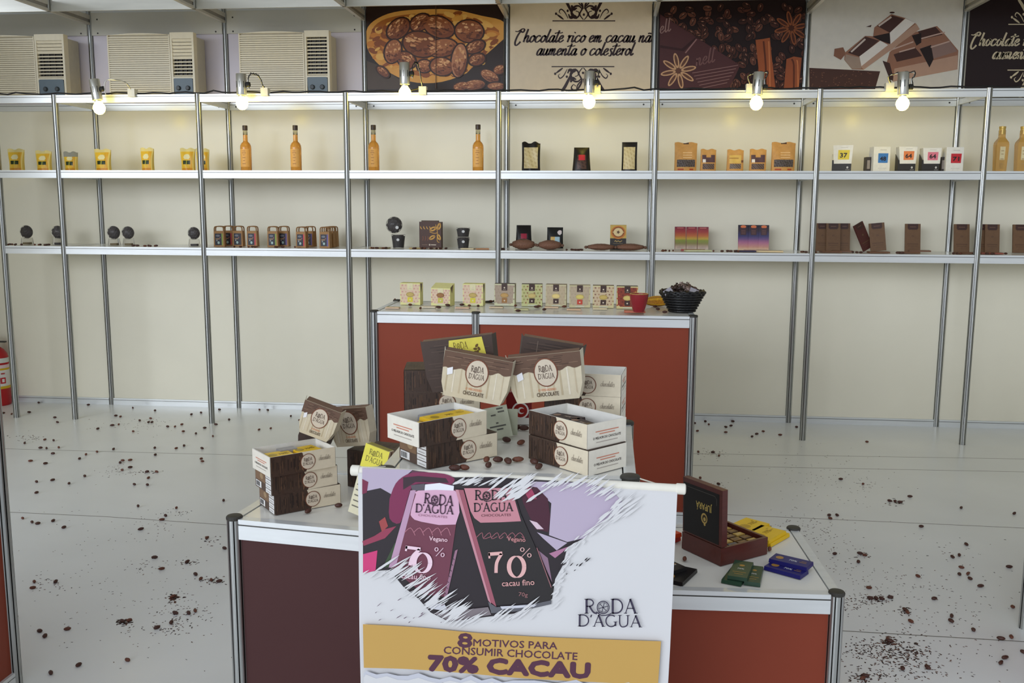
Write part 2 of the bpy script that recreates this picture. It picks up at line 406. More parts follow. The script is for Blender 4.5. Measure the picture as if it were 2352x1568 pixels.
# ================================================================== DISPLAY RACK
rack = thing('display_rack', 'long silver aluminium shelving rack with white shelves along the back wall', 'shelving', (4.5, -.5, 0))
RO = Vector((4.5, -.5, 0))
def rpart(m, name, mat):
    m.v = [(a-RO.x, b-RO.y, c-RO.z) for a, b, c in m.v]; return m.build(name, mat, rack)
FX = [.56, 1, 2, 3, 4, 5, 6, 7, 8, 9]
FY = -.5
SH1, SH2, HD0, HD1 = 1.727, 1.213, 2.171, 2.221
for x in FX:
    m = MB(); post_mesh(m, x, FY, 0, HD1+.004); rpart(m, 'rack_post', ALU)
for a, b in zip(FX[:-1], FX[1:]):
    x0, x1 = a+.017, b-.017
    for zt in (SH1, SH2):
        m = MB(); m.box(x0, x1, -.488, -.022, zt-.02, zt-.002, rgb(236, 234, 226)); sh = rpart(m, 'shelf_board', LAMINATE)
        m = MB(); rail_x(m, x0, x1, FY-.014, zt-.052, zt, .024); m.v = [(p-RO.x, q-RO.y, r-RO.z) for p, q, r in m.v]; m.build('edge_rail', RAIL, sh)
    m = MB(); rail_x(m, x0, x1, FY-.014, HD0, HD1, .026); rpart(m, 'header_rail', RAIL)
for x in FX[1:]:
    for z1 in (SH1-.004, SH2-.004, HD1):
        m = MB(); rail_y(m, FY+.02, -.022, x, z1-.048, z1, .02); rpart(m, 'side_rail', RAIL)

# ================================================================== POSTERS on the upper wall
PY = -.027
def poster(i, label):
    x0, x1, z0, z1 = i+.022, i+.978, 2.218, 2.90
    t = thing('poster', label, 'poster', ((x0+x1)/2, PY, z0), group='printed panels above the shelves')
    return t, MB(), (x0, x1, z0, z1)
class Trace:
    """prints given in photograph positions on an upright plane facing the viewer"""
    def __init__(s, y, lx=1.0, ly=1.0, ox=0.0, oy=0.0):
        s.y = y; s.sx = lx; s.sy = ly; s.ox = ox; s.oy = oy
        s.n = Vector((0, -1, 0))
    def p(s, x, y, k=0.0):
        q = hit(x*s.sx+s.ox, -y*s.sy+s.oy, 1, s.y); q.y = s.y-k; return q
class TF:
    """text frame on a Trace: from pixel a to pixel b along the baseline"""
    def __init__(s, tr, a, b):
        s.tr = tr; L = math.hypot(b[0]-a[0], b[1]-a[1]); s.a = a
        s.u = ((b[0]-a[0])/L, (b[1]-a[1])/L); s.L = L
    def p(s, x, y, k=0.0):
        px = s.a[0]+s.u[0]*x+s.u[1]*y; py = s.a[1]+s.u[1]*x-s.u[0]*y
        return s.tr.p((px-s.tr.ox)/s.tr.sx, -(py-s.tr.oy)/s.tr.sy, k)
def T(pts, sc=None, o=(0, 0)):
    """pixel list (y down) -> Trace coordinates (y up)"""
    if sc: return [(o[0]+x/sc, -(o[1]+y/sc)) for x, y in pts]
    return [(x, -y) for x, y in pts]
def clipx(m, x0, x1, z0, z1):
    m.v = [(min(max(a, x0), x1), b, min(max(c, z0), z1)) for a, b, c in m.v]
def finish(t, m, r, bgc):
    b = MB(); b.box(r[0], r[1], PY, PY+.004, r[2], r[3], bgc)
    clipx(m, *r)
    for q, nm in ((b, 'poster_board'), (m, 'poster_print')):
        q.v = [(a-t.location.x, bb-t.location.y, c-t.location.z) for a, bb, c in q.v]
        q.build(nm, GLOSS, t)
tr = Trace(PY)
R_ = random.Random(3)
# -- 1: cacao beans in a split pod
t, m, r = poster(3, 'poster of roasted cacao beans lying in an orange split cacao pod')
m.poly(tr, T([(840, 10), (1165, 10), (1165, 60), (1000, 20), (840, 60)]), rgb(46, 28, 18), 1)
m.poly(tr, T([(838, 140), (870, 150), (950, 205), (838, 205)]), rgb(74, 58, 44), 1)
pod = [(838, 90), (845, 62), (868, 42), (905, 28), (960, 22), (1040, 22), (1105, 36), (1150, 46), (1163, 62), (1162, 85), (1140, 112), (1110, 142), (1072, 168), (1015, 188), (958, 190), (912, 176), (872, 150), (848, 120)]
m.poly(tr, T(crom(pod+pod[:1], 3)), rgb(222, 160, 76), 2)
inn = [(848, 88), (860, 60), (890, 42), (950, 32), (1040, 33), (1100, 48), (1146, 70), (1130, 100), (1095, 132), (1060, 155), (1010, 172), (960, 174), (915, 158), (880, 130), (858, 108)]
m.poly(tr, T(crom(inn+inn[:1], 3)), rgb(168, 98, 38), 3)
for _ in range(300):
    x = R_.uniform(850, 1145); y = R_.uniform(28, 180)
    if ((x-1000)/150)**2+((y-102)/78)**2 < 1: m.oval(tr, x, -y, R_.uniform(5, 18), R_.uniform(3, 8), [rgb(232, 178, 92), rgb(140, 74, 28), rgb(206, 130, 52), rgb(220, 156, 70)][R_.randrange(4)], 4, R_.uniform(-.6, .6), 10)
m.poly(tr, T([(1095, 145), (1162, 90), (1165, 205), (1000, 205), (1060, 180)]), rgb(44, 26, 16), 3)
beans1 = [(915, 66, 29, 20, .7), (965, 52, 24, 17, .6), (1008, 62, 36, 23, -.35), (1078, 72, 32, 25, -.1), (966, 102, 40, 28, -.25), (1016, 110, 34, 20, .15), (903, 118, 18, 27, -.25), (934, 138, 22, 17, -.6), (975, 152, 16, 14, 0), (1092, 108, 22, 13, .4), (1096, 137, 18, 13, .3), (1015, 153, 26, 20, -.15), (1055, 139, 17, 38, -.12), (1125, 175, 22, 12, -.5), (1148, 160, 14, 10, .3), (1090, 195, 24, 11, .1), (1060, 198, 18, 9, .2), (1140, 198, 20, 8, 0), (880, 165, 16, 8, -.7)]
for (x, y, a, b, g) in beans1:
    c = [rgb(146, 84, 48), rgb(164, 102, 66), rgb(128, 72, 42)][R_.randrange(3)]
    if x == 1055: c = rgb(182, 122, 88)
    m.oval(tr, x, -y, a+4, b+3, rgb(54, 28, 16), 5, g); m.oval(tr, x, -y, a, b, c, 6, g)
    m.oval(tr, x+a*.1, -y-b*.16, a*.86, b*.8, rgb(126, 68, 38), 6, g); m.oval(tr, x-a*.05, -y+b*.1, a*.8, b*.76, c, 6, g)
    ca, sa = math.cos(g), math.sin(g)
    for _ in range(46):
        q = R_.uniform(0, 2*PI); d = math.sqrt(R_.random())*.86; ex, ey = a*d*math.cos(q), b*d*math.sin(q)
        lit = ey+ex*-.3 > -b*.1
        m.oval(tr, x+ex*ca-ey*sa, -y+ex*sa+ey*ca, a*R_.uniform(.05, .2), b*R_.uniform(.05, .12), ([rgb(206, 146, 100), rgb(176, 112, 70), rgb(224, 172, 124)] if lit else [rgb(106, 56, 32), rgb(140, 80, 48), rgb(86, 44, 26)])[R_.randrange(3)], 7, g+R_.uniform(-.3, .3), 8)
m.ribbon(tr, T([(1002, 12), (1002, 203)]), 1.6, rgb(90, 58, 34), 8)
finish(t, m, r, rgb(40, 26, 18))
# -- 2 and 5: lettered panels
def ornament(m, tr, cx, y0, s, up, col):
    for sg in (1, -1):
        F = lambda pts: [(cx+sg*a*s, -(y0-up*b*s)) for a, b in pts]
        for pts, w in (([(.02, .05), (.18, .3), (.05, .62), (.2, .95), (.4, 1.1), (.52, .95), (.42, .8), (.32, .88)], .07),
                       ([(.05, .5), (.22, .66), (.42, .62), (.55, .36), (.42, .14), (.24, .2), (.22, .38), (.36, .44)], .085),
                       ([(.42, .12), (.6, .5), (.78, .86), (.92, 1.1), (.82, 1.2), (.72, 1.1)], .11),
                       ([(.7, .1), (.86, .4), (1.02, .52), (1.1, .4), (1.02, .32)], .045), ([(.9, .06), (1.08, .2), (1.22, .3)], .07),
                       ([(.0, .55), (.25, .85), (.28, 1.15)], .05), ([(.45, .98), (.56, 1.12), (.68, 1.05)], .09), ([(.3, .1), (.42, .2), (.6, .15), (.68, .3)], .13), ([(.55, .7), (.46, .52), (.3, .58)], .12)):
            m.ribbon(tr, F(pts), w*s, col, 2, lambda q, a, b: .45+.75*math.sin(PI*min(1, q*1.15)), 5)
        for (a, b, q) in ((1.24, .32, .05), (.28, 1.18, .05), (.0, .28, .05), (.72, .45, .05), (.5, .26, .07)): m.oval(tr, cx+sg*a*s, -(y0-up*b*s), q*s, q*s*1.2, col, 2, 0, 10)
    m.ribbon(tr, [(cx-1.4*s, -y0), (cx+1.4*s, -y0)], .045*s, col, 2, None, 1)
def lettered(i, label, bgc, ink, dx, dy):
    t, m, r = poster(i, label)
    ornament(m, tr, 1341+dx, 48+dy, 51.5, 1, ink); ornament(m, tr, 1339+dx, 153+dy, 51.5, -1, ink)
    f = TF(tr, (1180+dx, 97+dy), (1503+dx, 97+dy)); m.text(f, 'Chocolate rico em cacau na~o', 0, 0, 326, ink, 2, h=15.5, style='script', bold=.085)
    f = TF(tr, (1231+dx, 127+dy), (1458+dx, 127+dy)); m.text(f, 'aumenta o colesterol', 0, 0, 222, ink, 2, h=15.5, style='script', bold=.085)
    finish(t, m, r, bgc)
lettered(4, 'cream poster with dark script lettering about chocolate and curled ornaments', rgb(228, 209, 178), rgb(52, 34, 34), 0, 0)
lettered(7, 'dark brown poster with cream script lettering, rightmost of the printed panels', rgb(38, 24, 24), rgb(206, 190, 158), 1047, 8)
# -- 3: coffee beans, anise, cinnamon
t, m, r = poster(5, 'poster of coffee beans, star anise and cinnamon sticks over dark chocolate')
for _ in range(170):
    x = R_.uniform(1535, 1852); y = R_.uniform(12, 205); g = R_.uniform(0, PI)
    c = [rgb(84, 46, 34), rgb(60, 32, 24), rgb(104, 62, 46), rgb(72, 38, 28)][R_.randrange(4)]
    m.oval(tr, x, -y, 12, 8.5, rgb(24, 12, 10), 1, g, 12); m.oval(tr, x, -y, 10.5, 7, c, 2, g, 12)
    m.ribbon(tr, [(x-8*math.cos(g), -y-8*math.sin(g)), (x+1.5, -y+1.0), (x+8*math.cos(g), -y+8*math.sin(g))], 1.6, rgb(26, 13, 10), 3, None, 3)
    m.oval(tr, x+2-2*math.sin(g), -y+3, 3.2, 1.3, rgb(150, 106, 86), 3, g, 8)
m.poly(tr, T([(1516, 33), (1602, 88), (1700, 150), (1690, 172), (1672, 205), (1514, 205)]), rgb(82, 46, 46), 4)
m.poly(tr, T([(1516, 110), (1570, 118), (1602, 88), (1597, 86), (1566, 112), (1516, 104)]), rgb(60, 30, 30), 5)
for k in range(6): m.ribbon(tr, T([(1590+4*k, 168+7*k), (1695-5*k, 150+8*k)]), 1.4, rgb(150, 112, 106), 5, None, 1)
m.ribbon(tr, T([(1574, 122), (1600, 90)]), 3, rgb(150, 110, 106), 5, None, 1)
m.text(TF(tr, (1515, 78), (1545, 70)), 'ell', 0, 0, 26, rgb(150, 116, 110), 6, style='script')
m.text(TF(tr, (1598, 152), (1650, 140)), 'nell', 0, 0, 44, rgb(122, 84, 80), 6, style='script')
for pts, c in (([(1735, 92), (1751, 90), (1768, 87), (1772, 130), (1781, 205), (1746, 205), (1741, 150)], rgb(158, 84, 48)), ([(1806, 136), (1823, 130), (1841, 133), (1834, 205), (1800, 205)], rgb(150, 80, 48))):
    m.poly(tr, T(pts), c, 5)
    xs = [p[0] for p in pts]; cx = sum(xs)/len(xs)
    m.ribbon(tr, T([(cx-3, 95 if cx < 1790 else 136), (cx+2, 150), (cx+2, 204)]), 4, rgb(96, 46, 26), 6, None, 3)
    m.ribbon(tr, T([(cx+9, 95 if cx < 1790 else 138), (cx+11, 150), (cx+12, 204)]), 3, rgb(196, 118, 72), 6, None, 3)
for (cx, cy, R0, c, c2, k) in ((1817, 65, 39, rgb(138, 78, 46), rgb(74, 36, 22), 7), (1558, 163, 41, rgb(206, 160, 118), rgb(104, 66, 50), 7)):
    for q in range(8):
        g = 2*PI*q/8+.2; a = R0*.3
        m.oval(tr, cx+R0*.58*math.cos(g), -cy+R0*.58*math.sin(g), R0*.44, R0*.15, c, k, g, 14)
        m.oval(tr, cx+R0*.6*math.cos(g), -cy+R0*.6*math.sin(g), R0*.32, R0*.075, c2, k+1, g, 12)
    m.oval(tr, cx, -cy, R0*.16, R0*.16, c2, k+2)
finish(t, m, r, rgb(36, 20, 18))
# -- 4: broken chocolate
t, m, r = poster(6, 'poster of broken milk chocolate pieces on a pale ground')
P3 = lambda pts: T(pts, 2.7606, (1500, 0))
mc, dk, lt, cr = rgb(150, 106, 84), rgb(72, 46, 40), rgb(182, 146, 124), rgb(228, 220, 210)
m.poly(tr, P3([(990, 430), (1440, 452), (1405, 575), (990, 575)]), rgb(74, 48, 40), 1)
for _ in range(60): m.oval(tr, R_.uniform(1862, 2008), -R_.uniform(162, 202), 1.5, 1, rgb(120, 80, 62), 2, 0, 6)
m.poly(tr, P3([(1480, 400), (1500, 330), (1640, 210), (1800, 165), (1835, 200), (1935, 320), (1930, 440), (1520, 518)]), mc, 2)
m.poly(tr, P3([(1680, 200), (1790, 170), (1835, 220), (1700, 250)]), dk, 3); m.poly(tr, P3([(1695, 305), (1880, 262), (1928, 325), (1770, 375)]), rgb(142, 114, 104), 3)
m.poly(tr, P3([(1525, 345), (1660, 300), (1705, 355), (1545, 392)]), dk, 3); m.poly(tr, P3([(1690, 310), (1762, 285), (1778, 375), (1752, 428)]), rgb(40, 28, 26), 4)
m.poly(tr, P3([(1640, 225), (1700, 210), (1700, 270), (1670, 290)]), rgb(40, 28, 26), 4)
m.poly(tr, P3([(1455, 385), (1500, 400), (1530, 515), (1500, 505)]), rgb(66, 44, 38), 3); m.poly(tr, P3([(1530, 435), (1930, 350), (1930, 440), (1520, 518)]), lt, 3)
for a in ((1500, 320, 1650, 265), (1700, 245, 1850, 205), (1760, 300, 1880, 262), (1560, 330, 1660, 302)): m.ribbon(tr, P3([(a[0], a[1]), (a[2], a[3])]), 3, rgb(196, 164, 148), 5, None, 1)
m.poly(tr, P3([(1212, 380), (1215, 335), (1345, 228), (1395, 230), (1402, 175), (1510, 90), (1600, 115), (1660, 145), (1690, 185), (1335, 442), (1262, 440)]), mc, 5)
m.poly(tr, P3([(1335, 442), (1690, 185), (1668, 150), (1310, 415)]), lt, 6)
m.poly(tr, P3([(1420, 165), (1515, 98), (1592, 120), (1500, 208)]), dk, 6); m.poly(tr, P3([(1500, 208), (1600, 117), (1660, 145), (1505, 280)]), cr, 6)
m.poly(tr, P3([(1390, 232), (1500, 208), (1503, 280), (1440, 258)]), rgb(40, 28, 26), 7); m.poly(tr, P3([(1235, 335), (1345, 232), (1432, 258), (1310, 360)]), dk, 6)
m.poly(tr, P3([(1308, 358), (1440, 258), (1490, 285), (1320, 420)]), cr, 6); m.poly(tr, P3([(1222, 345), (1310, 365), (1320, 435), (1262, 438), (1215, 380)]), rgb(160, 138, 122), 6)
for a in ((1255, 330, 1345, 248), (1430, 165, 1510, 108)): m.ribbon(tr, P3([(a[0], a[1]), (a[2], a[3])]), 4, rgb(206, 188, 176), 7, None, 1)
m.poly(tr, P3([(1150, 310), (1205, 300), (1222, 340), (1190, 380), (1145, 355)]), rgb(134, 92, 72), 4); m.poly(tr, P3([(1350, 170), (1385, 158), (1380, 172)]), dk, 4); m.oval(tr, 1500+1515/2.76, -80/2.76, 6, 2, dk, 4)
finish(t, m, r, rgb(214, 208, 196))

# ================================================================== AIR CONDITIONERS
def air_con(x0, x1, label, vent_dark):
    """x0..x1 front face"""
    zc0, zc1 = 2.255, 2.655
    w = x1-x0; D = .2
    t = thing('air_conditioner', label, 'air conditioner', ((x0+x1)/2, -.02, zc0), group='window air conditioners above the rack')
    h = zc1-zc0; wv = w*.27; xa = -w/2; xb = w/2-wv
    cb = rgb(234, 224, 198)
    m = MB(); m.box(-w/2+.01, w/2-.01, -D+.05, 0, 0.004, h-.008, rgb(206, 198, 176)); m.build('case', PLASTIC, t)
    g = MB(); n = 27; fy = -D
    g.box(xa, xb-.004, fy+.012, fy+.05, 0, h, rgb(196, 186, 160))
    for k in range(n):
        z = .008+(h-.016)*k/n
        g.box(xa+.008, xb-.012, fy, fy+.014, z, z+(h-.016)/n*.68, cb)
    g.box(xa, xa+.008, fy-.002, fy+.014, 0, h, cb); g.box(xb-.012, xb-.004, fy-.002, fy+.014, 0, h, cb)
    arc = [(xa+(xb-.004-xa)*q/10, h-.001+.012*math.sin(PI*q/10)) for q in range(11)]
    g.prism([(a, b) for a, b in arc], -fy-.05, -fy+.002, cb, Matrix(((1, 0, 0, 0), (0, 0, -1, 0), (0, 1, 0, 0), (0, 0, 0, 1))))
    g.build('front_grille', PLASTIC, t)
    v = MB(); z0, z1 = h*.29, h-.03
    v.box(xb, xb+.014, fy-.004, fy+.05, 0, h+.012, cb); v.box(w/2-.014, w/2, fy-.004, fy+.05, 0, h+.012, cb)
    v.box(xb+.014, w/2-.014, fy-.0035, fy+.0495, h-.03, h+.0125, cb); v.box(xb+.014, w/2-.014, fy-.0035, fy+.029, z0-.012, z0, cb); v.box(xb+.014, w/2-.014, fy+.03, fy+.049, .001, h-.031, rgb(24, 22, 20))
    v.build('vent_frame', PLASTIC, t)
    for k in range(11):
        z = z0+(z1-z0)*(k+.25)/11
        l = MB(); th = .008 if vent_dark[0] <= k < vent_dark[1] else .019
        Mx = Matrix.Translation((0, fy+.012, z)) @ Matrix.Rotation(.35, 4, 'X')
        l.box(xb+.014, w/2-.014, -.008, .008, 0, th, cb, Mx); l.build('louvre', PLASTIC, t)
    for k in range(4):
        l = MB(); xx = xb+.02+(wv-.04)*(k+.5)/4; l.box(xx-.002, xx+.002, fy+.018, fy+.03, z0, z1, rgb(70, 64, 56)); l.build('vertical_vane', PLASTIC, t)
    c = MB(); c.prism([(xb+.022, 0.0), (w/2-.016, 0.0), (w/2-.016, h*.24), (w/2-.024, h*.265), (xb+.022, h*.265), (xb+.016, h*.24)], -fy-.04, -fy+.008, rgb(96, 112, 122), Matrix(((1, 0, 0, 0), (0, 0, -1, 0), (0, 1, 0, 0), (0, 0, 0, 1))))
    cp = c.build('control_panel', PLASTIC, t)
    for q in (.3, .7):
        c = MB(); c.lathe([(.016, 0), (.016, .008), (.012, .014)], rgb(52, 58, 62), 14, Matrix.Translation((xb+wv*q, fy-.008, h*.1)) @ Matrix.Rotation(PI/2, 4, 'X')); c.build('knob', PLASTIC, cp)
AY = -.22
for (u0, u1, lab, vd) in ((-96, 150, 'beige window air conditioner at the left edge of the photo, with half closed slats', (0, 7)), (249, 447, 'beige window air conditioner with a blue grey control cover, in the second bay', (0, 5)), (550, 757, 'beige window air conditioner beside the cacao pod poster', (0, 11))):
    air_con(hit(u0, 150, 1, AY).x, hit(u1, 150, 1, AY).x, lab, vd)

# ================================================================== LAMPS on the header rail
def lamp(bu, bv, tilt, cl, label, cable):
    zc = hit(bu, bv, 1, -.60)
    t = thing('spot_lamp', label, 'lamp', (zc.x, -.60, zc.z), group='spot lamps on the rack header')
    Mx = Matrix.Rotation(tilt, 4, 'Y')
    b = MB(); b.lathe([(.0, -.040), (.016, -.037), (.031, -.024), (.0395, 0), (.036, .018), (.026, .033), (.018, .042), (.0175, .052)], (1, 1, 1, 1), 24, Mx, close=False); b.build('bulb', BULB, t, True)
    s = MB(); s.lathe([(.021, .044), (.0215, .052), (.032, .054), (.033, .058), (.033, .185), (.031, .188), (.006, .189)], rgb(206, 206, 200), 24, Mx)
    for a in range(8): s.box(-.0022, .0022, -.0338, -.03, .10, .14, rgb(70, 68, 64), Mx @ Matrix.Rotation(a*PI/4, 4, 'Z'))
    s.build('lamp_housing', ALU, t, SHARP)
    n = MB(); n.lathe([(.016, 0), (.017, .004), (.017, .022), (.008, .026)], rgb(32, 31, 30), 12, Mx @ Matrix.Translation((.034, 0, .12 if cl > 0 else .10)) @ Matrix.Rotation(PI/2, 4, 'Y')); n.build('tilt_knob', RUBBER, t)
    zr = HD1-zc.z; xk = .05; z0 = .12
    a = MB(); path = crom([(xk, 0, z0-.03), (xk-.006, 0, z0+.02), (xk+.01, .005, z0+.062), (cl*.5+.02, .015, z0+.064), (cl-.02, .04, z0+.05), (cl, .07, zr+.03)], 6); a.tube(path, .0035, rgb(190, 188, 180), 8); a.build('bracket_arm', ALU, t, True)
    if cable:
        a = MB(); a.tube([(p[0]+.003, p[1]-.006+.006*math.sin(i*1.3), p[2]+.004+.005*math.cos(i*1.9)) for i, p in enumerate(path)], .003, rgb(30, 29, 28), 6); a.build('lamp_cord', RUBBER, t, True)
    c = MB(); c.box(cl-.024, cl+.024, .0815, .115, zr+.002, zr+.036, rgb(232, 230, 220)); c.box(cl-.024, cl+.024, .066, .0815, zr-.016, zr+.036, rgb(226, 224, 214)); c.build('clamp_box', PLASTIC, t)
lamp(228, 249, -.13, .19, 'lit spot lamp with a long arched bracket, leftmost on the header', False)
lamp(556, 238, 0, .125, 'lit spot lamp with a coiled black cord over the bottles, second from left', True)
lamp(930, 214, 0, .10, 'lit spot lamp in front of the cacao pod poster', True)
lamp(1353, 235, 0, .045, 'lit spot lamp in front of the cream lettered poster', True)
lamp(1737, 238, .05, -.03, 'lit spot lamp in front of the coffee bean poster', True)
lamp(2073, 239, -.03, -.06, 'lit spot lamp in front of the broken chocolate poster', True)
cb = MB()
pts = [(.3+.06*i, -.49+.012*math.sin(i*.9)+.008*math.sin(i*2.3), HD1+.012+.004*math.sin(i*1.7)+(.012 if i % 23 == 7 else 0)) for i in range(146)]
cb.tube(pts, .0055, rgb(34, 31, 30), 6)
cbo = cb.build('power_cable', RUBBER, None, True); tag(cbo, 'black power cable lying along the top of the rack header', 'cable')

# ================================================================== FIRE EXTINGUISHER
ex = thing('fire_extinguisher', 'red fire extinguisher with a white label by the wall at the left edge', 'fire extinguisher', (.175, -.115, 0))
m = MB(); rd = rgb(176, 26, 30)
m.lathe([(.07, 0), (.076, .006), (.078, .02), (.078, .36), (.07, .39), (.05, .42), (.026, .44), (.024, .455)], rd, 28); m.build('cylinder', PLASTIC, ex, SHARP)
m = MB(); m.lathe([(.0785, .13), (.0785, .135), (.0785, .15), (.0785, .27), (.0785, .285), (.0785, .31), (.0785, .325), (.0785, .36)], [rgb(214, 176, 40), rgb(214, 176, 40), rgb(226, 222, 214), rgb(214, 176, 40), rgb(226, 200, 200), rd, rgb(214, 220, 210)], 28, close=False)
f = lambda a: Fr((.0788*math.cos(a), .0788*math.sin(a), 0), (-math.sin(a), math.cos(a), 0), (0, 0, 1))
for a, c in ((-1.0, rgb(190, 40, 46)), (-1.5, rgb(30, 130, 80)), (-.55, rgb(190, 40, 46)), (-2.1, rgb(40, 70, 150))):
    m.rect(f(a), -.017, .017, .17, .215, c); m.rect(f(a), -.009, .009, .18, .205, rgb(226, 222, 214), 2); m.rect(f(a), -.014, .014, .24, .25, rgb(180, 60, 60))
m.build('label_band', GLOSS, ex)
m = MB(); m.lathe([(.022, .45), (.024, .49), (.012, .5)], rgb(60, 58, 52), 14); m.build('valve', ALU, ex)
m = MB(); m.box(-.01, .09, -.012, .012, .50, .515, rgb(50, 48, 44), Matrix.Rotation(-.15, 4, 'Y')); m.box(-.01, .08, -.012, .012, .475, .485, rgb(50, 48, 44)); m.build('handle', RUBBER, ex)
m = MB(); m.tube(crom([(-.02, -.02, .47), (-.08, -.05, .46), (-.105, -.06, .38), (-.1, -.05, .2), (-.09, -.04, .12)], 5), .011, rgb(34, 32, 30), 10); m.build('hose', RUBBER, ex, True)

# ================================================================== COUNTERS
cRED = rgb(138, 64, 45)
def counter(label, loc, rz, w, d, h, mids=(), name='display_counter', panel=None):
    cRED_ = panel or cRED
    """local origin at the centre of the base; posts at the corners"""
    t = thing(name, label, 'counter', loc, rz)
    hw, hd = w/2, d/2
    corners = [(-hw, -hd), (hw, -hd), (hw, hd), (-hw, hd)]
    allp = corners+[(-hw+q, -hd) for q in mids]+[(-hw+q, hd) for q in mids]
    for x, y in allp:
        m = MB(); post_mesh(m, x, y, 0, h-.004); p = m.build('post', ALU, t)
        m = MB(); m.lathe([(.0205, h-.004), (.0215, h-.002), (.0215, h+.003), (.019, h+.006), (.006, h+.007)], rgb(52, 50, 44), 22, cx=x, cy=y); m.build('post_cap', RUBBER, p)
    m = MB(); a = .016
    m.box(-hw+a, hw-a, -hd+a, hd-a, h-.012, h-.002, rgb(226, 224, 214)); m.build('counter_top', LAMINATE, t)
    xs = [-hw]+[-hw+q for q in mids]+[hw]
    for x0, x1 in zip(xs[:-1], xs[1:]):
        for yy, nm in ((-hd-.013, 'front'), (hd-.013, 'back')):
            m = MB(); rail_x(m, x0+.018, x1-.018, yy, h-.054, h, .026); m.build(nm+'_rail', RAIL, t)
            m = MB(); rail_x(m, x0+.018, x1-.018, yy, 0, .05, .026); m.build(nm+'_bottom_rail', RAIL, t)
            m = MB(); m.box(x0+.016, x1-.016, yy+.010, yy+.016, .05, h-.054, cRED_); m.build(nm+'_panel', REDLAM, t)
    for x in (-hw, hw):
        m = MB(); rail_y(m, -hd+.018, hd-.018, x, h-.054, h, .026); m.build('side_rail', RAIL, t)
        m = MB(); rail_y(m, -hd+.018, hd-.018, x, 0, .05, .026); m.build('side_bottom_rail', RAIL, t)
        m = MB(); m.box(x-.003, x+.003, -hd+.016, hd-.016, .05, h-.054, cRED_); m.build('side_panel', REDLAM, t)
    return t
HB, HM, HL, HR = 1.0, .95, .70, .50
counter('long red counter near the back wall carrying a row of gift boxes', (4.355, -1.955, 0), math.radians(0), 1.523, .50, HB, (.497,))
counter('middle red counter, tallest of the front three, half hidden by the hanging banner', (4.506, -4.455, 0), 0, .523, .50, HM)
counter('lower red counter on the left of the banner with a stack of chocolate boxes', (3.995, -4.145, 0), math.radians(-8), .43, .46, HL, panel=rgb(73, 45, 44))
counter('low red counter on the right of the banner with chocolate bars and a chest', (5.075, -3.945, 0), math.radians(2), .50, .50, HR)
counter('red counter cut off by the left edge of the photo', (2.338, -4.27, 0), 0, 1.06, .52, 1.0)
counter('counter cut off by the right edge of the photo, only its post showing', (6.775, -3.49, 0), 0, 1.06, .52, 1.0)

# ================================================================== BANNER
BY = -4.757
tb = Trace(BY)
ban = thing('hanging_banner', 'white roll up banner with a chocolate picture and gold band before the counters', 'banner', (4.53, BY, .95))
BO = Vector((4.53, BY, .95))
def bpart(m, name, mat, smooth=False):
    m.v = [(a-BO.x, b-BO.y, c-BO.z) for a, b, c in m.v]; return m.build(name, mat, ban, smooth)
pl, pr = hit(803, 1083, 1, BY), hit(1576, 1127, 1, BY)
pl.y = pr.y = BY+.0115
dv = (pr-pl).normalized()
m = MB(); m.tube([pl, pl+dv*.002, pl+dv*.018, pl+dv*.02, pr-dv*.02, pr-dv*.018, pr-dv*.002, pr], [.009, .0115, .0115, .0095, .0095, .0115, .0115, .009], rgb(232, 228, 214), 18); bpart(m, 'top_bar', PLASTIC, SHARP)
cd = MB(); capx = Vector((4.506+.2615, -4.455-.25, .955))
cd.tube([pr-dv*.004, pr+(capx-pr)*.5+Vector((0, 0, -.004)), capx], .0016, rgb(214, 208, 192), 6); bpart(cd, 'hanging_cord', CLOTH)
cd = MB(); capl = Vector((4.506-.2615, -4.455-.25, .957)); cd.tube([pl+dv*.004, pl+(capl-pl)*.5+Vector((0, 0, .002)), capl], .0016, rgb(214, 208, 192), 6); bpart(cd, 'hanging_cord', CLOTH)
# sheet: front and back faces a millimetre apart, top wrapped on the bar
tl, trr = hit(822, 1075, 1, BY), hit(1556, 1121, 1, BY)
sh = MB(); nx = 24; vs = []; fs = []
for j, (z, yo) in enumerate(((None, .0115), (None, 0), (.6, 0), (.3, .004), (.06, .012))):
    for i in range(nx+1):
        q = i/nx; x = tl.x+(trr.x-tl.x)*q; zt = tl.z+(trr.z-tl.z)*q
        zz = zt if j == 0 else zt-.012 if j == 1 else z
        xx = x if j < 2 else 4.194+(4.857-4.194)*q if j == 2 else 4.194+(4.85-4.194)*q
        vs.append((xx, BY+yo, zz))
n1 = len(vs)
for v in vs[:]: vs.append((v[0], v[1]+.001, v[2]))
for j in range(4):
    for i in range(nx):
        a = j*(nx+1)+i; fs.append((a, a+nx+1, a+nx+2, a+1)); fs.append((n1+a, n1+a+1, n1+a+nx+2, n1+a+nx+1))
sh.add(vs, fs, rgb(214, 213, 213)); bpart(sh, 'banner_sheet', CLOTH)
m = MB()
B = lambda pts: T(pts, 2.868, (780, 1040))
def bpoly(pts, c, k): m.poly(tb, B(pts), c, k)
R_ = random.Random(11)
photo = [(150, 97), (480, 112), (760, 160), (1000, 158), (1640, 196), (1800, 250), (1872, 335), (1850, 392), (1720, 462), (1610, 560), (1500, 620), (1470, 740), (1420, 830), (1400, 960), (1200, 1050), (1000, 1075), (720, 1110), (600, 1050), (520, 960), (420, 880), (330, 770), (240, 775), (155, 792)]
lav, mag, drk = rgb(184, 170, 190), rgb(126, 44, 80), rgb(40, 32, 37)
bpoly(photo, drk, 1)
bpoly([(150, 97), (480, 112), (400, 180), (340, 270), (270, 230), (150, 255)], lav, 2)
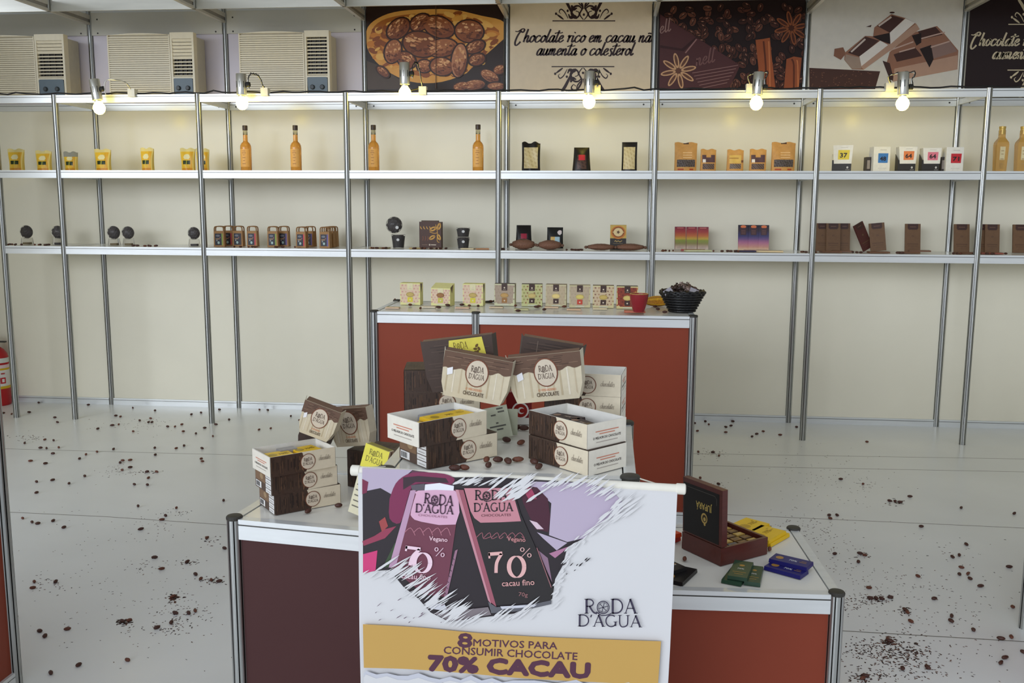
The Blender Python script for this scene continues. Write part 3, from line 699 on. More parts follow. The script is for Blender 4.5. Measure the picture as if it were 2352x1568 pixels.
bpoly([(1180, 185), (1640, 196), (1800, 250), (1872, 335), (1850, 392), (1720, 462), (1610, 560), (1500, 585), (1380, 540), (1395, 330), (1300, 250)], lav, 2)
bpoly([(480, 116), (560, 122), (760, 165), (740, 220), (560, 190), (440, 170)], rgb(96, 58, 76), 2)
bpoly(crom([(330, 300), (370, 200), (440, 142), (520, 126), (690, 136), (760, 175), (700, 215), (560, 200), (480, 220), (440, 330), (400, 460), (330, 430), (330, 300)], 3), mag, 3)
bpoly([(420, 160), (520, 150), (700, 165), (720, 195), (500, 190), (420, 240)], rgb(54, 34, 44), 4)
bpoly([(1180, 210), (1300, 225), (1372, 300), (1388, 420), (1375, 520), (1290, 500), (1210, 330)], rgb(70, 26, 44), 3)
bpoly([(1200, 225), (1260, 225), (1300, 300), (1250, 310)], rgb(166, 66, 96), 4)
bpoly([(155, 665), (250, 640), (238, 772), (155, 795)], rgb(206, 62, 118), 3); bpoly([(150, 580), (230, 545), (300, 500), (375, 480), (300, 560), (160, 610)], rgb(150, 60, 84), 3)
bpoly([(260, 450), (300, 420), (320, 480), (280, 520)], rgb(160, 70, 70), 3); bpoly([(150, 170), (190, 190), (180, 260), (150, 270)], rgb(120, 40, 70), 3)
bpoly([(300, 720), (365, 590), (400, 610), (372, 745), (300, 752)], rgb(58, 78, 50), 3)
bpoly([(1250, 440), (1300, 455), (1345, 500), (1300, 500)], rgb(214, 190, 200), 4); bpoly([(1300, 520), (1500, 590), (1430, 640), (1340, 560)], lav, 3)
bpoly([(1380, 660), (1505, 615), (1470, 650), (1420, 690)], rgb(176, 120, 150), 4); bpoly([(1310, 640), (1372, 690), (1400, 850), (1360, 760)], rgb(140, 110, 130), 3)
# left bar
bpoly([(478, 235), (775, 240), (792, 300), (700, 945), (560, 930), (330, 745)], rgb(112, 58, 74), 5)
bpoly([(468, 245), (505, 240), (372, 745), (325, 752)], rgb(188, 150, 176), 6)
bpoly([(470, 210), (560, 200), (580, 260), (480, 240)], rgb(90, 84, 92), 6); bpoly([(565, 205), (660, 195), (755, 215), (750, 262), (560, 258)], rgb(232, 232, 238), 7)
bpoly(crom([(505, 268), (520, 245), (758, 245), (785, 300), (766, 468), (540, 450), (478, 420), (472, 380), (505, 268)], 2), rgb(216, 170, 194), 7)
for a in range(5): m.ribbon(tb, B([(430+60*a, 520), (470+60*a, 490), (500+58*a, 540)]), 2, rgb(170, 108, 122), 7, None, 3)
bpoly([(762, 640), (780, 630), (705, 960), (690, 940)], rgb(150, 110, 130), 7)
for a in range(7): m.ribbon(tb, B([(748-9*a, 690+38*a), (758-9*a, 700+38*a)]), 1, drk, 8, None, 1)
# right bar
bpoly([(820, 228), (1140, 224), (1195, 400), (1410, 890), (1388, 975), (1020, 1000)], rgb(37, 33, 34), 8)
bpoly([(765, 238), (818, 240), (860, 400), (1034, 1008), (980, 965), (870, 560)], rgb(158, 88, 102), 9)
bpoly([(765, 238), (785, 238), (1000, 990), (980, 965)], rgb(196, 136, 148), 10)
bpoly(crom([(822, 228), (1132, 226), (1196, 445), (1060, 452), (930, 455), (890, 425), (865, 380), (822, 228)], 1), rgb(196, 132, 142), 10)
bpoly([(980, 975), (1034, 1010), (1300, 985), (1395, 965), (1395, 990), (1200, 1035), (1000, 1050)], rgb(96, 96, 102), 10); bpoly([(1060, 1005), (1300, 992), (1280, 1008), (1070, 1022)], rgb(206, 206, 214), 11)
bpoly([(570, 990), (690, 985), (720, 1038), (600, 1020)], rgb(206, 206, 212), 9); bpoly([(620, 1050), (980, 1010), (1000, 1060), (730, 1105)], rgb(126, 116, 120), 9)
m.ribbon(tb, B([(1300, 620), (1395, 880)]), 2, rgb(150, 100, 104), 10, None, 1)
for a in range(6): m.ribbon(tb, B([(900+50*a, 555), (940+50*a, 520), (950+54*a, 560), (1000+40*a, 545)]), 1.6, rgb(150, 92, 100), 10, None, 3)
def bt(txt, a, b, w, h, c, k, style=None, bold=0.0):
    A = (780+a[0]/2.868, 1040+a[1]/2.868); Bp = (780+b[0]/2.868, 1040+b[1]/2.868)
    m.text(TF(tb, A, Bp), txt, 0, 0, math.hypot(Bp[0]-A[0], Bp[1]-A[1]), c, k, h=h/2.868, style=style, bold=bold)
ink = rgb(64, 36, 56)
bt('R@DA', (556, 325), (750, 345), 0, 66, ink, 12, 'serif', .02); bt("D'A´GUA", (500, 385), (752, 400), 0, 56, ink, 12, 'serif', .02); bt('CHOCOLATES', (520, 410), (710, 425), 0, 14, rgb(150, 100, 120), 12)
bt('R@DA', (892, 305), (1110, 305), 0, 64, drk, 12, 'serif', .02); bt("D'A´GUA", (885, 382), (1145, 378), 0, 56, drk, 12, 'serif', .02); bt('CHOCOLATES', (935, 415), (1130, 410), 0, 16, rgb(96, 52, 60), 12)
pk = rgb(228, 190, 200)
bt('Vegano', (592, 570), (712, 580), 0, 28, pk, 12, None, .02); bt('Vegano', (1105, 572), (1225, 580), 0, 28, rgb(190, 130, 130), 12, None, .02)
bt('7', (415, 730), (528, 745), 0, 128, rgb(236, 206, 218), 12, 'serif'); bt('0', (478, 772), (618, 780), 0, 140, rgb(236, 206, 218), 12, 'serif'); bt('%', (622, 672), (696, 682), 0, 60, rgb(236, 206, 218), 12, 'serif')
bt('7', (985, 790), (1090, 782), 0, 140, rgb(224, 176, 172), 12, 'serif'); bt('0', (1105, 808), (1240, 805), 0, 150, rgb(224, 176, 172), 12, 'serif'); bt('%', (1185, 675), (1268, 685), 0, 62, rgb(224, 176, 172), 12, 'serif')
bt('cacau fino', (408, 818), (600, 832), 0, 36, pk, 12, None, .01); bt('cacau fino', (1072, 872), (1285, 862), 0, 38, rgb(214, 160, 156), 12, None, .01); bt('70g', (1180, 935), (1240, 940), 0, 26, rgb(160, 110, 110), 12)
# torn brush edge of the picture
wh = rgb(214, 213, 213)
def streaks(n, fn, lmin, lmax, wmin, wmax, ang, c, k):
    for _ in range(n):
        x, y = fn(); L = R_.uniform(lmin, lmax); a = ang+R_.uniform(-.12, .12); w = R_.uniform(wmin, wmax)
        dx, dy = math.cos(a), -math.sin(a)
        pts = [(x, y), (x+L*.3*dx-w*dy*.6, y+L*.3*dy+w*dx*.6), (x+L*.7*dx-w*dy*.4, y+L*.7*dy+w*dx*.4), (x+L*dx, y+L*dy), (x+L*.6*dx+w*dy*.5, y+L*.6*dy-w*dx*.5), (x+L*.25*dx+w*dy*.5, y+L*.25*dy-w*dx*.5)]
        pts = [(min(max(px, 150), 2090), py) for px, py in pts]
        m.poly(tb, B(pts), c, k)
lerp = lambda P: (lambda q: (P[int(q)][0]+(P[min(int(q)+1, len(P)-1)][0]-P[int(q)][0])*(q-int(q)), P[int(q)][1]+(P[min(int(q)+1, len(P)-1)][1]-P[int(q)][1])*(q-int(q))))
e1 = lerp([(160, 790), (330, 770), (430, 880), (560, 960), (660, 1060), (740, 1110)])
streaks(70, lambda: (lambda p: (p[0]+R_.uniform(-60, 40), p[1]+R_.uniform(-30, 60)))(e1(R_.uniform(0, 4.99))), 60, 230, 5, 16, .62, wh, 14)
e2 = lerp([(740, 1110), (1000, 1075), (1200, 1052), (1390, 985)])
streaks(36, lambda: (lambda p: (p[0]+R_.uniform(-80, 60), p[1]+R_.uniform(-10, 50)))(e2(R_.uniform(0, 2.99))), 60, 170, 4, 12, .6, wh, 14)
e3 = lerp([(1400, 960), (1425, 830), (1470, 740), (1500, 630), (1600, 560)])
streaks(34, lambda: (lambda p: (p[0]+R_.uniform(-20, 30), p[1]+R_.uniform(-25, 25)))(e3(R_.uniform(0, 3.99))), 25, 80, 5, 12, .75, wh, 14)
e4 = lerp([(1620, 560), (1720, 465), (1850, 395), (1870, 330), (1640, 250)])
streaks(46, lambda: (lambda p: (p[0]+R_.uniform(-80, 20), p[1]+R_.uniform(-20, 40)))(e4(R_.uniform(0, 3.99))), 60, 200, 5, 15, .66, wh, 14)
streaks(26, lambda: (R_.uniform(960, 1260), R_.uniform(215, 320)), 110, 230, 8, 22, .62, wh, 15)
streaks(22, lambda: (R_.uniform(740, 1000), R_.uniform(190, 215)), 60, 150, 4, 12, .5, wh, 15)
streaks(24, lambda: (R_.uniform(1300, 1700), R_.uniform(200, 250)), 60, 180, 5, 14, .6, wh, 15)
streaks(14, lambda: (R_.uniform(230, 700), R_.uniform(960, 1110)), 10, 60, 3, 7, .6, rgb(110, 90, 104), 14)
streaks(10, lambda: (R_.uniform(1450, 1620), R_.uniform(700, 800)), 12, 50, 4, 9, .7, drk, 14)
# logo, gold band, torn strip
nk = rgb(58, 52, 72)
bt('R@DA', (1612, 1046), (1960, 1046), 0, 96, nk, 16, 'serif'); bt("D'A´GUA", (1568, 1130), (1990, 1136), 0, 78, nk, 16, 'serif')
top = [(160, 1116), (500, 1135), (900, 1172), (1300, 1198), (1700, 1214), (2116, 1228)]; bot = [(2096, 1514), (1600, 1492), (1200, 1470), (800, 1435), (450, 1410), (166, 1402)]
bpoly(crom(top, 4)+crom(bot, 4), rgb(196, 156, 82), 16)
pu = rgb(84, 44, 64)
bt('8', (783, 1262), (872, 1268), 0, 88, pu, 17, None, .025); bt('MOTIVOS PARA', (884, 1258), (1434, 1280), 0, 46, pu, 17, None, .013)
bt('CONSUMIR CHOCOLATE', (690, 1308), (1566, 1350), 0, 48, pu, 17, None, .013); bt('70% CACAU', (592, 1415), (1642, 1466), 0, 92, pu, 17, None, .05)
torn = [(166, 1440)]
for i in range(28): torn.append((180+i*69, 1444+(i*3.0)+R_.uniform(-14, 14)-(18 if i % 5 == 0 else 0)))
bpoly(torn+[(2090, 1560), (166, 1560)], rgb(196, 197, 205), 16); bpoly([(x, y+24+R_.uniform(-8, 8)) for x, y in torn]+[(2090, 1560), (166, 1560)], rgb(213, 212, 212), 17)
bt('1 Melhora', (678, 1566), (1000, 1580), 0, 66, pu, 18, None, .03)
bpart(m, 'banner_print', CLOTH)

# ================================================================== CHOCOLATE BOXES on the front counters
cBR, cCR, cCR2 = rgb(66, 48, 38), rgb(222, 210, 184), rgb(232, 226, 210)
R_ = random.Random(5)
def logo(m, fr, x, y, r, k, ry=None):
    ry = ry or r
    m.oval(fr, x, y, r, ry, rgb(122, 72, 50), k, 0, 28); m.oval(fr, x, y, r*.9, ry*.92, rgb(214, 200, 178), k+1, 0, 28)
    m.text(fr, 'R@DA', x, y+ry*.08, r*1.1, rgb(92, 74, 62), k+2, h=ry*.42, align='C', style='serif', bold=.02)
    m.text(fr, "D'A´GUA", x, y-ry*.42, r*1.35, rgb(92, 74, 62), k+2, h=ry*.36, align='C', style='serif', bold=.02)
def grain(m, fr, x0, x1, y0, y1, n, k, cols):
    for _ in range(n):
        x = R_.uniform(x0, x1-.003); w = R_.uniform(.0008, .003); a, b = sorted((R_.uniform(y0, y1), R_.uniform(y0, y1)))
        m.rect(fr, x, x+w, a, max(b, a+.005) if max(b, a+.005) < y1 else y1, cols[R_.randrange(len(cols))], k)
BL, BW, BH = .185, .118, .054
def end_print(m, fr, kind):
    w = BW
    if kind == 'text':
        m.rect(fr, -w/2, w/2, 0, BH, cCR2)
        for z, a in ((.034, .30), (.0285, .2)): m.rect(fr, -w*a, w*a, z, z+.0022, rgb(206, 130, 104), 2)
        m.text(fr, 'O MELHOR DO CHOCOLATE', 0, .0185, w*.72, rgb(66, 58, 54), 2, h=.0052, align='C', bold=.02)
        m.rect(fr, -w*.28, w*.28, .011, .0126, rgb(168, 158, 148), 2)
    else:
        m.rect(fr, -w/2, w/2, 0, BH, rgb(84, 66, 54)); m.rect(fr, -w*.48, w*.12, BH*.42, BH*.96, rgb(126, 98, 72), 2)
        m.oval(fr, -w*.1, BH*.7, .012, .008, rgb(160, 134, 100), 3); m.rect(fr, -w*.45, -w*.12, BH*.06, BH*.38, rgb(226, 224, 220), 3)
        for q in range(9): m.rect(fr, -w*.42+q*.0029, -w*.42+q*.0029+(.0012 if q % 3 else .002), BH*.11, BH*.34, rgb(40, 38, 36), 4)
        for q in range(4): m.rect(fr, w*.15, w*.47, BH*(.03+.245*q), BH*(.03+.245*q)+BH*.21, rgb(228, 226, 222), 3); m.rect(fr, w*.2, w*.42, BH*(.11+.245*q), BH*(.11+.245*q)+.0015, rgb(150, 146, 140), 4)
def choc_box(label, loc, rz, opened=False, ends=('text', 'text'), group='chocolate boxes on the front counters'):
    t = thing('chocolate_box', label, 'box', loc, rz, group)
    m = MB(); a, b = BL/2, BW/2
    if opened:
        th = .0016
        for (x0, x1, y0, y1) in ((-a, a, -b, -b+th), (-a, a, b-th, b), (-a, -a+th, -b+th, b-th), (a-th, a, -b+th, b-th)): m.box(x0, x1, y0, y1, 0, BH, rgb(232, 230, 222))
        m.box(-a+th, a-th, -b+th, b-th, 0, th, rgb(232, 230, 222))
    else: m.box(-a, a, -b, b, 0, BH, rgb(96, 76, 62))
    m.build('tray', PAPER, t)
    p = MB(); f = FRONT(-b)
    for fr in (f, Fr((0, b, 0), (-1, 0, 0), (0, 0, 1))):
        p.rect(fr, -a, a, 0, BH, cCR); p.poly(fr, [(-a, 0), (.006, 0), (.014, BH*.25), (.008, BH*.55), (.0, BH*.8), (-.004, BH), (-a, BH)], cBR, 2)
        grain(p, fr, -a, -.002, .001, BH-.001, 46, 3, [rgb(44, 33, 28), rgb(88, 64, 48), rgb(54, 40, 32), rgb(74, 54, 40)])
        grain(p, fr, -.02, .003, .001, BH-.001, 8, 3, [rgb(112, 82, 58), rgb(98, 72, 54)])
        logo(p, fr, .012, BH*.5, BH*.4, 4); p.text(fr, 'chocolates', .043, BH*.46, .034, rgb(150, 138, 122), 3, h=.007, style='script')
    end_print(p, LEFTF(-a), ends[0]); end_print(p, RIGHTF(a), ends[1])
    if not opened:
        tf = TOPF(BH); p.rect(tf, -a, a, -b, b, cBR); grain(p, tf, -a, a, -b, b, 40, 2, [rgb(48, 36, 30), rgb(92, 68, 50)])
    p.build('print', PAPER, t); return t
def corner_place(near, right, z, sx, ang=None):
    """near visible bottom corner and the far end of the long side, as photograph positions"""
    A, B2 = hit(near[0], near[1], 2, z), hit(right[0], right[1], 2, z)
    d = (B2-A) if sx < 0 else (A-B2); rz = math.atan2(d.y, d.x) if ang is None else math.radians(ang)
    c = A+Matrix.Rotation(rz, 3, 'Z') @ Vector((-sx*BL/2, BW/2, 0)); c.z = z; return c, rz
def bar(label, cat, loc, rz, L, Wd, H, col, name='chocolate_bar', ink=None, group=None, rot=None, txt=None):
    t = thing(name, label, cat, loc, rz, group, rot)
    m = MB(); m.box(-L/2, L/2, -Wd/2, Wd/2, 0, H, col, None, .001); m.build('wrapper', FOIL if name == 'foil_bar' else GLOSS, t)
    if ink:
        p = MB(); f = TOPF(H) if L >= Wd else Fr((0, 0, H), (1, 0, 0), (0, 1, 0))
        if L < Wd: p.text(f, '70%' if not txt else txt, 0, -.004, L*.34, ink[0], 1, align='C', bold=.02); p.oval(f, 0, Wd*.2, L*.14, L*.12, ink[1]); p.rect(f, -L*.34, L*.34, -Wd*.22, -Wd*.2, ink[1]); p.rect(f, -L*.22, L*.22, -Wd*.33, -Wd*.31, ink[1])
        else:
            p.oval(f, -L*.3, 0, Wd*.2, Wd*.2, ink[1]); p.text(f, '70%' if not txt else txt, -L*.05, -Wd*.1, Wd*.42, ink[0], 1, bold=.02); p.rect(f, L*.22, L*.4, -Wd*.05, Wd*.0, ink[1]); p.rect(f, L*.25, L*.38, Wd*.12, Wd*.16, ink[1])
        p.build('print', GLOSS, t)
    return t
def lid(label, cu, cv, y, zb, w, h, roll, tilt, dark=False, yaw=0.0, yellow=False, tagx=None):
    """a card lid standing on edge, its outside towards the viewer; zb is the height it stands on"""
    c = hit(cu, cv, 1, y)
    t = thing('box_lid', label, 'box lid', (c.x, y, zb), 0, 'box lids propped on the stacks', (tilt, 0, 0))
    t.rotation_mode = 'XYZ'; t.rotation_euler = (Matrix.Rotation(yaw, 3, 'Z') @ Matrix.Rotation(tilt, 3, 'X') @ Matrix.Rotation(roll, 3, 'Y')).to_euler()
    lift = abs(math.sin(roll))*w*.36
    D = .032; th = .0014; z0 = lift; z1 = lift+h
    o = rgb(112, 84, 68); cc = rgb(212, 200, 172) if not dark else rgb(70, 54, 46)
    fp = [(-w/2, z1), (w/2, z1), (w/2-.003, z0+h*.32), (w/2-.014, z0), (-w/2+.012, z0), (-w/2+.002, z0+h*.3)][::-1]
    XZ = Matrix(((1, 0, 0, 0), (0, 0, 1, 0), (0, 1, 0, 0), (0, 0, 0, 1)))
    m = MB(); m.prism(fp, -th, 0, cc, XZ); m.build('front_panel', PAPER, t)
    for sg, nm in ((-1, 'side_flap'), (1, 'side_flap')):
        q = MB(); A = [(sg*w/2, 0, z1), (sg*(w/2-.003), 0, z0+h*.32), (sg*(w/2-.014), 0, z0)]
        vs = A+[(x+sg*.006, D, zz-.002) for x, _, zz in A]; vs += [(x-sg*th, yy, zz) for x, yy, zz in vs]
        q.add(vs, [(0, 1, 4, 3), (1, 2, 5, 4), (6, 9, 10, 7), (7, 10, 11, 8), (0, 3, 9, 6), (3, 4, 10, 9), (4, 5, 11, 10), (2, 8, 11, 5), (0, 6, 7, 1), (1, 7, 8, 2)], rgb(206, 196, 172) if not dark else rgb(58, 44, 38)); q.build(nm, PAPER, t)
    q = MB(); q.box(-w/2+.002, w/2-.002, 0.0005, D, z1-.003, z1-.0015, o); q.build('top_flap', PAPER, t)
    q = MB(); q.box(-w/2+.016, w/2-.016, 0.0005, D*.8, z0, z0+.0014, rgb(206, 196, 172)); q.build('bottom_flap', PAPER, t)
    p = MB(); f = FRONT(-th)
    F = lambda x, y: (x*w/2, z0+h*y)
    if not dark:
        for k in range(9):
            x = -.86+k*.205; ww = R_.uniform(.03, .06)
            p.poly(f, [F(x, .1+.05*(k in (0, 8))), F(x+ww, .1), F(x+ww*.8, .68), F(x, .68)], [rgb(190, 174, 142), rgb(228, 218, 196), rgb(198, 182, 152)][k % 3], 1)
        band = [F(-1, 1), F(1, 1)]+crom([F(1, .7), F(.8, .66), F(.62, .71), F(.4, .63), F(.1, .68), F(-.2, .6), F(-.45, .66), F(-.7, .6), F(-.9, .64), F(-1, .62)], 3)
        p.poly(f, band, rgb(104, 78, 62), 2)
        for _ in range(26):
            x = R_.uniform(-.95, .7); p.rect(f, F(x, 0)[0], F(x+R_.uniform(.1, .3), 0)[0] if x < .6 else F(.98, 0)[0], F(0, R_.uniform(.72, .96))[1], F(0, R_.uniform(.72, .96))[1]+.0012, [rgb(132, 104, 84), rgb(80, 58, 46)][_ % 2], 3) if False else p.ribbon(f, [F(x, .74+.22*((_*7) % 10)/10), F(min(x+.25, .98), .745+.22*((_*7) % 10)/10)], .0016, [rgb(134, 106, 86), rgb(80, 58, 46)][_ % 2], 3, None, 1)
        logo(p, f, *F(.02, .62), h*.25, 4, h*.31)
        p.text(f, 'O VERDADEIRO', F(0, 0)[0], F(0, .225)[1], w*.24, rgb(216, 128, 80), 4, h=h*.05, align='C')
        p.text(f, 'CHOCOLATE', F(0, 0)[0], F(0, .11)[1], w*.30, rgb(84, 66, 52), 4, h=h*.085, align='C', bold=.015)
        if tagx is not None: p.poly(f, [F(tagx, .62), F(tagx+.16, .67), F(tagx+.18, .52), F(tagx+.02, .47)], rgb(240, 240, 242), 5)
    else:
        for _ in range(30): p.ribbon(f, [F(R_.uniform(-.95, .2), .1+.85*_/30), F(R_.uniform(.3, .9), .1+.85*_/30)], .0016, [rgb(88, 70, 60), rgb(54, 42, 36)][_ % 2], 1, None, 1)
        if yellow:
            p.poly(f, [F(-.3, .55), F(-.2, .97), F(.72, .98), F(.8, .5)], rgb(222, 208, 84), 2); p.text(f, 'R@DA', F(-.1, 0)[0], F(0, .78)[1], w*.2, rgb(120, 100, 40), 3, h=h*.14, style='serif'); p.text(f, "D'A´GUA", F(-.1, 0)[0], F(0, .6)[1], w*.24, rgb(120, 100, 40), 3, h=h*.14, style='serif')
            for q in range(5): p.oval(f, *F(.5+.05*(q % 3), .7+.06*(q//2)), .005, .003, rgb(104, 78, 34), 3, q)
        else: p.rect(f, F(-.5, 0)[0], F(-.47, 0)[0], F(0, .5)[1], F(0, .95)[1], rgb(104, 88, 76), 2)
    p.build('print', PAPER, t); return t

# middle counter, left pile
c, rz = corner_place((976, 1081), (1133, 1068), HM, -1, 43); c.x += .004; c.y += .014
choc_box('closed chocolate box with a barcode end under the left open box', c, rz, False, ('label', 'text'))
c2, rz2 = corner_place((963, 1028), (1117, 997), HM+BH+.0005, -1, 47)
choc_box('open chocolate box with a yellow bar on the middle counter, left pile', c2, rz2, True, ('text', 'text'))
yb = (rgb(120, 96, 30), rgb(168, 140, 40))
Y1, Y2 = rgb(228, 188, 44), rgb(150, 150, 156)
def inside(c, rz, dx, dy, dz): q = Vector(c)+Matrix.Rotation(rz, 3, 'Z') @ Vector((dx, dy, 0)); q.z = c.z+dz; return q
bar('yellow chocolate bar lying on top inside the open box on the left pile', 'chocolate bar', inside(c2, rz2, .018, -.012, .0395), rz2+.05, .12, .05, .008, Y1, ink=yb)
bar('silver foil pack tucked behind the yellow bar in the open box', 'chocolate bar', inside(c2, rz2, .02, .020, .030), rz2, .10, .03, .016, Y2, 'foil_bar')
for k in range(2): bar('yellow bar low inside the open box on the left pile', 'chocolate bar', inside(c2, rz2, -.02, -.016, .0035+.0175*k), rz2, .11, .05, .017, Y1, group='bars filling the left open box')
# right pile
c3, rz3 = corner_place((1350, 1097), (1213, 1055), HM, 1, -43); c3.y += .012
choc_box('closed chocolate box at the bottom of the right pile, its text end towards the chest', c3, rz3, False)
c4, rz4 = corner_place((1348, 1033), (1211, 998), HM+BH+.0005, 1, -44)
choc_box('open chocolate box with dark bars, top of the right pile', c4, rz4, True)
for k, (dx, dy, a, lab) in enumerate(((-.03, -.005, .2, 'dark brown bar lying uppermost in the right open box'), (.03, -.018, -.15, 'dark bar with a white mark at the near end of the right open box'))):
    bar(lab, 'chocolate bar', inside(c4, rz4, dx, dy, .034+.0*k), rz4+a, .07 if k else .078, .044, .009, rgb(50, 34, 34), ink=(rgb(190, 170, 150), rgb(136, 104, 84)))
for k in range(2): bar('dark bar hidden low in the right open box', 'chocolate bar', inside(c4, rz4, -.04+.08*k, 0, .003), rz4, .07, .06, .03, rgb(50, 36, 34), group='bars filling the right open box')
# piles at the back of the middle counter
for (u, pre, rza, n) in ((985, 'left', .15, 3), (1345, 'right', -.12, 3)):
    for k in range(n):
        x = hit(u, 905, 1, -4.36).x+(.03 if pre == 'left' else 0)
        choc_box(('%s box of the pile at the back %s of the middle counter' % (('lowest', 'second', 'topmost')[k], pre)) if True else '', Vector((x, -4.33, HM+k*(BH+.0005))), rza, k == 2 and pre == 'right')
# lids
zt = HM+2*BH+.002
lid('cream drip patterned lid, left of the two large lids on the middle counter', 1083, 870, -4.525, zt, .158, .108, .17, .12, tagx=-.86)
lid('cream drip patterned lid with a price sticker, right of the two large lids', 1262, 870, -4.50, zt, .17, .112, -.125, .12, tagx=-.78)
lid('dark brown lid with a yellow logo panel behind the left large lid', 1065, 850, -4.452, zt+.012, .172, .125, -.13, .06, True, 0, True)
lid('plain dark brown lid behind the right large lid', 1252, 850, -4.440, zt+.012, .145, .122, .15, .06, True)
# card, red carton
pc = hit(1150, 1010, 2, HM)
t = thing('price_card', 'pale green folded price card with rows of print between the two piles', 'card', (pc.x, pc.y, HM), .12)
m = MB(); Mx = Matrix.Rotation(-.30, 4, 'X') @ Matrix.Rotation(-.2, 4, 'Y')
m.box(-.031, .031, -.0006, .0006, .004, .082, rgb(200, 204, 180), Mx); m.build('card_front', PAPER, t)
m2 = MB(); m2.box(-.030, .030, .0, .0012, .0, .074, rgb(196, 200, 178), Matrix.Translation((.012, .048, 0)) @ Matrix.Rotation(.30, 4, 'X')); m2.build('card_back', PAPER, t)
m = MB(); f = Fr(Mx @ Vector((0, -.0007, 0)), (Mx.to_3x3() @ Vector((1, 0, 0))), (Mx.to_3x3() @ Vector((0, 0, 1))))
for x, z, w in ((.012, .074, .016), (.014, .066, .016), (-.006, .060, .012), (.0, .04, .006), (.0, .032, .04), (.004, .024, .016), (-.02, .024, .004)): m.rect(f, x-w/2, x+w/2, z, z+.0036, rgb(92, 92, 84))
m.build('print', PAPER, t)
rc = hit(1192, 972, 2, HM)
t = thing('red_carton', 'small dark red and white carton with a white ring emblem between the large lids', 'box', (rc.x, min(rc.y, -4.235), HM), .05)
m = MB(); m.box(-.033, .033, -.012, .012, 0, .085, rgb(120, 26, 30)); m.build('carton', GLOSS, t)
m = MB(); f = FRONT(-.012); m.rect(f, -.033, .033, 0, .018, rgb(226, 226, 222)); m.oval(f, .004, .037, .022, .022, rgb(232, 230, 228)); m.oval(f, .004, .037, .018, .018, rgb(150, 36, 32), 2); m.oval(f, .006, .037, .009, .009, rgb(232, 230, 228), 3); m.oval(f, .009, .037, .007, .006, rgb(150, 36, 32), 4); m.build('print', GLOSS, t)

# left counter
def L3(near, right, k): c, rz = corner_place(near, right, HL+k*(BH+.0005), -1, 40+k*1.5); return c, rz
for k, (n_, r_, e, lab, op) in enumerate((((633, 1183), (765, 1163), 'label', 'bottom brown and cream chocolate box of the three stacked on the left counter', False), ((626, 1139), (764, 1120), 'label', 'middle chocolate box of the three stacked on the left counter', False), ((622, 1097), (757, 1075), 'text', 'top open chocolate box with yellow bars on the left counter stack', True))):
    c5, rz5 = L3(n_, r_, k); choc_box(lab, c5, rz5, op, (e, 'text'))
for k, (dx, dy, a) in enumerate(((-.045, -.01, .0), (.035, .0, .08))): bar(('left', 'right')[k]+' yellow bar on top in the open box of the left counter stack', 'chocolate bar', inside(c5, rz5, dx, dy, .0365), rz5+a, .066, .06, .009, Y1, ink=yb)
bar('silver foil pack between the yellow bars on the left counter stack', 'chocolate bar', inside(c5, rz5, -.01, .024, .0365), rz5, .05, .03, .012, Y2, 'foil_bar')
for k in range(2): bar('yellow bar underneath in the open box of the left stack', 'chocolate bar', inside(c5, rz5, 0, 0, .0035+.016*k), rz5, .14, .07, .016, Y1, group='bars filling the left stack box')
lid('cream drip patterned lid tilted on top of the stack on the left counter', 716, 985, -4.165, HL+3*BH+.003, .105, .098, .36, .14, tagx=-.84)
lid('brown and cream lid leaning behind the stack on the left counter', 812, 1015, -4.03, HL+2*BH+.004, .13, .115, -.14, .1, yaw=-.2)
lid('dark brown lid corner showing behind the left counter stack', 705, 1010, -4.10, HL+.11, .09, .10, .4, .1, True)
for k in range(2): choc_box(('lower', 'upper')[k]+' dark brown box at the back of the left counter beside the banner', Vector((4.075, -4.005, HL+k*(BH+.0005))), -.25, False, ('label', 'label'))
t = thing('bar_pack', 'tall yellow and cream printed pack leaning against the middle counter at the banner end', 'pack', (4.082, -4.315, HL), 0)
t.rotation_euler = (Matrix.Rotation(-.28, 3, 'Z') @ Matrix.Rotation(.24, 3, 'Y') @ Matrix.Rotation(-.12, 3, 'X')).to_euler()
m = MB(); m.box(-.036, .036, -.012, .012, .010, .20, rgb(216, 210, 178)); m.box(-.032, .032, -.0125, .0125, .199, .2005, rgb(150, 140, 60)); m.build('pack_body', PAPER, t)
m = MB(); f = FRONT(-.012); m.rect(f, -.036, .036, .128, .20, rgb(220, 210, 70)); m.text(f, 'R@DA', -.02, .176, .040, rgb(120, 112, 30), 2, h=.014, style='serif', bold=.02); m.text(f, "D'A´GUA", -.026, .156, .052, rgb(120, 112, 30), 2, h=.014, style='serif', bold=.02)
for q in range(3): m.oval(f, .024, .146+.006*q, .005, .003, rgb(92, 82, 30), 2, q)
for q, w in enumerate((.03, .022, .028, .034, .02, .03, .024)): m.rect(f, -.03, -.03+w, .116-.0145*q, .119-.0145*q, rgb(96, 92, 80), 2)
f2 = RIGHTF(.036); m.rect(f2, -.003, .0035, .012, .198, rgb(84, 70, 58)); m.build('print', PAPER, t)

